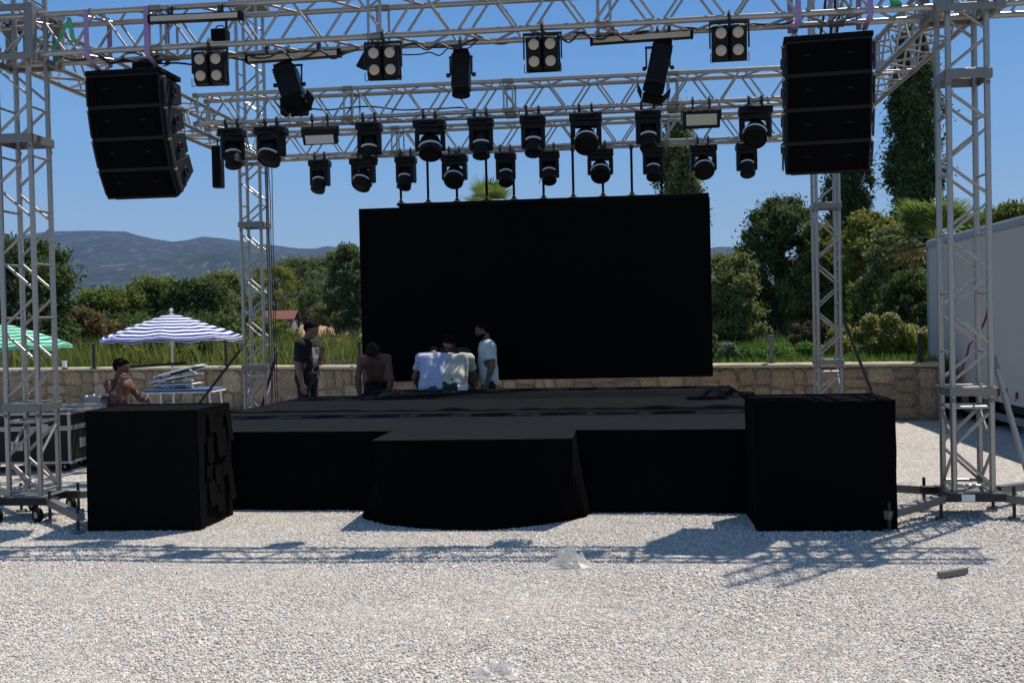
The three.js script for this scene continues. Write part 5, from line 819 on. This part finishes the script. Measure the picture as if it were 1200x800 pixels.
// a body facing +z, left hand at +x; o gives the pose in metres
function person(label, pos, turn, o) {
  const t = thing('person', label, 'person', pos, turn, 'crew around the stage'), W = (x, y, z) => new THREE.Vector3(x, y, z), s = o.scale ?? 1;
  t.scale.setScalar(s);
  const hip = o.hip ?? W(0, .92, 0), lean = o.lean ?? 0, twist = o.side ?? 0, up = W(Math.sin(twist), Math.cos(lean) * Math.cos(twist), Math.sin(lean)).normalize(), fw = W(0, -Math.sin(lean), Math.cos(lean)), on = (u, f, x) => hip.clone().addScaledVector(up, u).addScaledVector(fw, f).add(W(x, 0, 0));
  const neck = on(.52, -.01, 0), hl = o.headLean ?? lean, ht = o.headTurn ?? 0, hup = W(0, Math.cos(hl), Math.sin(hl)), face = W(Math.sin(ht) * Math.cos(hl), -Math.sin(hl), Math.cos(ht) * Math.cos(hl)).normalize(), head = neck.clone().addScaledVector(hup, .145).addScaledVector(face, .03), ear = new THREE.Vector3().crossVectors(hup, face).normalize();
  const shL = on(.445, -.005, .175), shR = on(.445, -.005, -.175), hpL = hip.clone().add(W(.09, -.02, 0)), hpR = hip.clone().add(W(-.09, -.02, 0));
  const A = (sh, e, w) => [sh, sh.clone().add(e), sh.clone().add(e).add(w)], aL = A(shL, o.elL ?? W(.05, -.28, -.02), o.wrL ?? W(.01, -.24, .07)), aR = A(shR, o.elR ?? W(-.05, -.28, -.02), o.wrR ?? W(-.01, -.24, .07));
  const G = (h, k, a) => { const kn = h.clone().add(k), an = kn.clone().add(a); return [h, kn, an]; }, gL = G(hpL, o.knL ?? W(.015, -.42, .02), o.anL ?? W(.0, -.40, -.03)), gR = G(hpR, o.knR ?? W(-.015, -.42, .02), o.anR ?? W(-.0, -.40, -.03));
  const torso = [B(on(.0, 0, .075), on(.22, .005, .055), .105, .098), B(on(.0, 0, -.075), on(.22, .005, -.055), .105, .098), B(on(.22, .005, .055), on(.40, 0, .085), .098, .100), B(on(.22, .005, -.055), on(.40, 0, -.085), .098, .100), B(on(.43, -.01, .06), shL, .07, .055), B(on(.43, -.01, -.06), shR, .07, .055)];
  const arms = [aL, aR].flatMap(([a, b, c]) => [B(a, b, .052, .040), B(b, b.clone().lerp(c, .35), .041, .040), B(b.clone().lerp(c, .35), c, .040, .027)]);
  const legs = [gL, gR].flatMap(([a, b, c]) => [B(a, b, .088, .056), B(b, b.clone().lerp(c, .35), .055, .055), B(b.clone().lerp(c, .35), c, .055, .036), B(c.clone().add(W(0, -.035, -.045)), c.clone().add(W(0, -.05, .15)), .036, .030)]);
  const hd = [B(neck.clone().addScaledVector(up, -.05), head.clone().addScaledVector(hup, -.04).addScaledVector(face, -.02), .056, .052), B(head.clone().addScaledVector(hup, .03).addScaledVector(face, -.02), head.clone().addScaledVector(hup, .02).addScaledVector(face, .022), .083, .076), B(head.clone().addScaledVector(hup, -.04).addScaledVector(face, .02), head.clone().addScaledVector(hup, -.075).addScaledVector(face, .052), .062, .036), B(head.clone().addScaledVector(hup, .015).addScaledVector(face, .088), head.clone().addScaledVector(hup, -.022).addScaledVector(face, .104), .008, .014), ...[-1, 1].map((e) => B(head.clone().addScaledVector(hup, .022).addScaledVector(ear, e * .076), head.clone().addScaledVector(hup, -.02).addScaledVector(ear, e * .074), .016, .011)), ...[-1, 1].map((e) => B(head.clone().addScaledVector(hup, .03).addScaledVector(ear, e * .022).addScaledVector(face, .085), head.clone().addScaledVector(hup, .028).addScaledVector(ear, e * .045).addScaledVector(face, .076), .012, .010)), B(head.clone().addScaledVector(hup, -.046).addScaledVector(face, .086).addScaledVector(ear, .016), head.clone().addScaledVector(hup, -.046).addScaledVector(face, .086).addScaledVector(ear, -.016), .008, .008)];
  const all = [...torso, ...arms, ...legs], skin = std(o.skin, .62), geos = [surfaceNet(dist(all, .035), ...bounds(all, .04), .0135), surfaceNet(dist(hd, .014), ...bounds(hd, .02), .0055)];
  for (const [k, [sh, el, w]] of [[1, aL], [-1, aR]]) {
    const d = w.clone().sub(el).normalize(), curl = k > 0 ? (o.curlL ?? .35) : (o.curlR ?? .35), inn = W(-k, 0, 0).addScaledVector(d, k * d.x).normalize(), pal = new THREE.Vector3().crossVectors(d, inn).normalize(), palm = inn, list = [B(w.clone().addScaledVector(d, -.03), w.clone().addScaledVector(d, .02), .025, .024)];
    for (let f = 0; f < 4; f++) { const off = (f - 1.5) * .021, r0 = w.clone().addScaledVector(d, .03).addScaledVector(pal, off * .7), kn = w.clone().addScaledVector(d, .085).addScaledVector(pal, off), L = [.036, .042, .039, .031][f], d1 = d.clone().addScaledVector(palm, curl).normalize(), d2 = d.clone().addScaledVector(palm, curl * 2.6).normalize(), p1 = kn.clone().addScaledVector(d1, L), p2 = p1.clone().addScaledVector(d2, L * .85); list.push(B(r0, kn, .0145, .0115), B(kn, p1, .0098, .009), B(p1, p2, .009, .0075)); }
    const tb = w.clone().addScaledVector(d, .03).addScaledVector(pal, -.024), tm = tb.clone().addScaledVector(d, .032).addScaledVector(pal, -.022).addScaledVector(palm, .01), te = tm.clone().addScaledVector(d, .03).addScaledVector(palm, .008); list.push(B(tb, tm, .0125, .011), B(tm, te, .011, .009));
    geos.push(surfaceNet(dist(list, .008), ...bounds(list, .012), .0052));
  }
  part(t, 'body', merge(geos.map((g) => g.toNonIndexed())), skin);
  // hair: a cap over the crown and the back of the head
  const hc = head.clone().addScaledVector(hup, .025), hb = [B(hc.clone().addScaledVector(face, -.028), hc.clone().addScaledVector(face, .018), .095, .088)], cap = dist(hb, .01), hs = surfaceNet((x, y, z) => { const px = x - hc.x, py = y - hc.y, pz = z - hc.z, u = px * hup.x + py * hup.y + pz * hup.z, f = px * face.x + py * face.y + pz * face.z; return Math.max(cap(x, y, z) + .011 * nz(x * 55, y * 55, z * 55), -(u - f * .95 + .024 + Math.max(0, -f) * .2)); }, ...bounds(hb, .03), .007);
  part(t, 'hair', hs, dark(o.hair ?? [.006, .005, .0045], .9, .15));
  if (o.beard) { const bb = [B(head.clone().addScaledVector(hup, -.06).addScaledVector(face, .02), head.clone().addScaledVector(hup, -.08).addScaledVector(face, .055), .062, .040)], bd = dist(bb, .01); part(t, 'beard', surfaceNet((x, y, z) => { const u = (x - head.x) * hup.x + (y - head.y) * hup.y + (z - head.z) * hup.z; return Math.max(bd(x, y, z), u + .038); }, ...bounds(bb, .02), .007), dark([.006, .005, .0045], .9, .15)); }
  for (const e of [-1, 1]) part(t, 'eye', new THREE.SphereGeometry(.0095, 10, 8), std([.05, .04, .035], .3), head.clone().addScaledVector(hup, .012).addScaledVector(ear, e * .032).addScaledVector(face, .079));
  // clothes: the same bones, wider, cut at neck, sleeves and hem
  if (o.shirt) {
    const sl = o.sleeve ?? .62, list = [...torso.map((b) => ({ ...b, ra: b.ra + .020, rb: b.rb + .018 })), B(hip.clone().add(W(.07, -.07, 0)), on(.12, 0, .06), .115, .115), B(hip.clone().add(W(-.07, -.07, 0)), on(.12, 0, -.06), .115, .115), ...[aL, aR].map(([a, b]) => B(a, a.clone().lerp(b, sl), .068, .066))], f = dist(list, .04), n0 = neck.clone().addScaledVector(up, .055).addScaledVector(fw, .03);
    const ends = [aL, aR].map(([a, b]) => [a.clone().lerp(b, sl), b.clone().sub(a).normalize()]);
    part(t, 'shirt', surfaceNet((x, y, z) => { let d = f(x, y, z) + .010 * nz(x * 9 + 3, y * 13, z * 9) + .005 * nz(x * 26, y * 18, z * 26); d = Math.max(d, .10 - Math.hypot(x - n0.x, y - n0.y, z - n0.z)); d = Math.max(d, (hip.y - (o.hem ?? .10)) - y - .3 * Math.max(0, lean) * (z - hip.z)); for (const [p, v] of ends) { const k = (x - p.x) * v.x + (y - p.y) * v.y + (z - p.z) * v.z; if (Math.hypot(x - p.x, y - p.y, z - p.z) < .13) d = Math.max(d, k); } return d; }, ...bounds(list, .05), .0125), std(o.shirt, .9));
    if (o.panel) { const g = dist(torso.map((b) => ({ ...b, ra: b.ra + .026, rb: b.rb + .024 })), .04); part(t, 'shirt_front', surfaceNet((x, y, z) => { let d = g(x, y, z) + .010 * nz(x * 9 + 3, y * 13, z * 9); d = Math.max(d, Math.abs(x - .01) - .085, .055 - (z - hip.z), (hip.y - .04) - y, y - hip.y - .40); return d; }, ...bounds(list, .05), .012), std(o.panel, .9)); }
  }
  if (o.pants) {
    const low = o.legEnd ?? .9, pl = [B(on(-.02, 0, .06), on(.10, 0, .055), .118, .112), B(on(-.02, 0, -.06), on(.10, 0, -.055), .118, .112)]; const cut = [];
    for (const [a, b, c] of [gL, gR]) { pl.push(B(a, b, .102, .076)); if (low > .5) pl.push(B(b, b.clone().lerp(c, Math.min(1, (low - .5) * 2)), .074, .062)); const e = low > .5 ? [b.clone().lerp(c, (low - .5) * 2), c.clone().sub(b).normalize()] : [a.clone().lerp(b, low * 2), b.clone().sub(a).normalize()]; cut.push(e); }
    const f = dist(pl, .035), top = on(.13, 0, 0);
    part(t, 'trousers', surfaceNet((x, y, z) => { let d = f(x, y, z) + .008 * nz(x * 12, y * 10, z * 12); d = Math.max(d, (x - top.x) * up.x + (y - top.y) * up.y + (z - top.z) * up.z); for (const [p, v] of cut) if (Math.hypot(x - p.x, y - p.y, z - p.z) < .13) d = Math.max(d, (x - p.x) * v.x + (y - p.y) * v.y + (z - p.z) * v.z); return d; }, ...bounds(pl, .04), .0125), std(o.pants, .9));
  }
  if (!o.barefoot) [gL, gR].forEach(([, , c]) => { const l = [B(c.clone().add(W(0, -.045, -.05)), c.clone().add(W(0, -.052, .16)), .045, .040)], f = dist(l, .02); part(t, 'shoe', surfaceNet((x, y, z) => Math.max(f(x, y, z), (c.y - .082) - y), ...bounds(l, .02), .01), std([.03, .03, .032], .7)); });
  return { t, aL, aR, head, face };
}
{
  const W = (x, y, z) => new THREE.Vector3(x, y, z), tan = [.20, .11, .072], tan2 = [.16, .085, .056], red = [.14, .058, .038];
  const stand = (px, d) => { const p = at(px, 420, d); return new THREE.Vector3(p.x, groundY(p.x, d), -d); };
  // standing man in black, looking down
  person('person in black T-shirt standing beside the rear tower, head bowed', stand(359, 14.05), 1.3, { skin: tan, shirt: [.006, .006, .0065], panel: [.20, .20, .21], pants: [.012, .012, .014], legEnd: .95, headLean: .38, lean: .04, sleeve: .8, elR: W(-.06, -.29, .0), wrR: W(.02, -.25, .05), elL: W(.03, -.26, .07), wrL: W(-.14, .14, .13), curlR: .5, scale: 1.0 });
  const pa = stand(359, 14.05); solo('paper_slip', 'white paper slip in the hand of the man in black', 'paper', rbox(.05, .10, .006, .001), M.white, at(357, 456, 13.86));
  // shirtless man bent over by the screen edge
  person('shirtless person in dark shorts stooping at the screen edge', stand(440, 13.85), .12, { skin: red, pants: [.006, .006, .007], legEnd: .42, lean: .62, headLean: 1.25, hip: W(0, .82, -.12), elL: W(.05, -.27, .06), wrL: W(-.03, -.24, .04), elR: W(-.05, -.27, .06), wrR: W(.03, -.24, .04), knL: W(.02, -.38, .16), anL: W(0, -.36, -.10), knR: W(-.02, -.38, .16), anR: W(0, -.36, -.10), hair: [.02, .014, .01], scale: .98 });
  // two people sitting on the rear edge of the stage, backs to the yard
  const edge = (px, d, y) => { const p = at(px, 450, d); return new THREE.Vector3(p.x, y, -d); }, sit = { knL: W(.03, -.05, .42), anL: W(0, -.40, .02), knR: W(-.03, -.05, .42), anR: W(0, -.40, .02) };
  person('person in lavender T-shirt sitting on the rear stage edge', edge(507, 13.34, .74), Math.PI + .12, { skin: tan2, shirt: [.46, .47, .60], pants: [.05, .065, .10], hip: W(0, .05, 0), lean: .5, headLean: 1.5, headTurn: -.5, ...sit, elL: W(.09, -.26, .03), wrL: W(-.04, -.18, .16), elR: W(-.10, -.26, .06), wrR: W(.05, -.12, .20), hem: .04, scale: .93 });
  person('person in pale grey T-shirt hunched on the rear stage edge', edge(530, 13.36, .74), Math.PI - .06, { skin: tan2, shirt: [.50, .45, .36], pants: [.03, .03, .035], hip: W(0, .06, 0), lean: .7, headLean: 2.0, ...sit, elL: W(.04, -.24, .12), wrL: W(-.04, -.14, .20), elR: W(-.04, -.24, .12), wrR: W(.04, -.14, .20), hem: .04, scale: .97 });
  // someone bending in behind them, facing this way
  person('person in dark grey T-shirt bending behind the two seated people', stand(540, 14.12), .05, { skin: tan2, shirt: [.045, .047, .05], pants: [.02, .02, .022], hip: W(0, .84, -.14), lean: .62, side: -.22, headLean: .75, headTurn: -.4, elL: W(.06, -.26, .07), wrL: W(-.02, -.22, .08), elR: W(-.05, -.26, .08), wrR: W(.03, -.22, .08), knL: W(.02, -.38, .16), anL: W(0, -.36, -.10), knR: W(-.02, -.38, .16), anR: W(0, -.36, -.10) });
  // standing man in white
  person('person in white T-shirt standing before the screen, looking down', stand(572, 13.9), -1.3, { skin: tan2, shirt: [.60, .63, .64], pants: [.008, .009, .012], legEnd: .45, lean: .03, headLean: .22, beard: true, elL: W(.05, -.28, -.03), wrL: W(.0, -.24, .08), elR: W(-.05, -.28, .02), wrR: W(.03, -.22, .12), sleeve: .7, scale: .955 });
  // shirtless man sitting behind the covered stack, hand at his face
  const seat = at(134, 470, 12.55); person('shirtless person sitting beside the striped umbrella, phone at ear', new THREE.Vector3(seat.x, .47, -12.55), 1.25, { skin: red, pants: [.02, .02, .03], legEnd: .4, hip: W(0, .07, 0), lean: .16, headLean: .22, headTurn: .25, ...sit, elR: W(-.05, -.24, .12), wrR: W(.09, .25, .04), elL: W(.05, -.22, .16), wrL: W(-.10, -.02, .22), barefoot: true, scale: .94 });
  { const t = thing('camp_stool', 'low black stool under the shirtless seated man', 'stool', new THREE.Vector3(seat.x, 0, -12.55)); part(t, 'seat', rbox(.40, .04, .38, .012), M.blackMatte, new THREE.Vector3(0, .44, 0)); for (const a of [-1, 1]) for (const b of [-1, 1]) bar(t, 'leg', new THREE.Vector3(a * .16, .43, b * .15), new THREE.Vector3(-a * .16 * .3 + a * .2, .01, b * .17), .012, M.galv); }
  { const p = at(542, 455, 13.1), t = thing('white_carton', 'small white carton on the rear stage edge', 'box', new THREE.Vector3(p.x, .757, -13.1), .2); part(t, 'carton', rbox(.12, .05, .09, .004), M.white, new THREE.Vector3(0, .026, 0)); part(t, 'lid_flap', rbox(.12, .003, .05, .001), M.white, new THREE.Vector3(0, .056, -.02), [.3, 0, 0]); }
}

renderer.render(scene, camera);
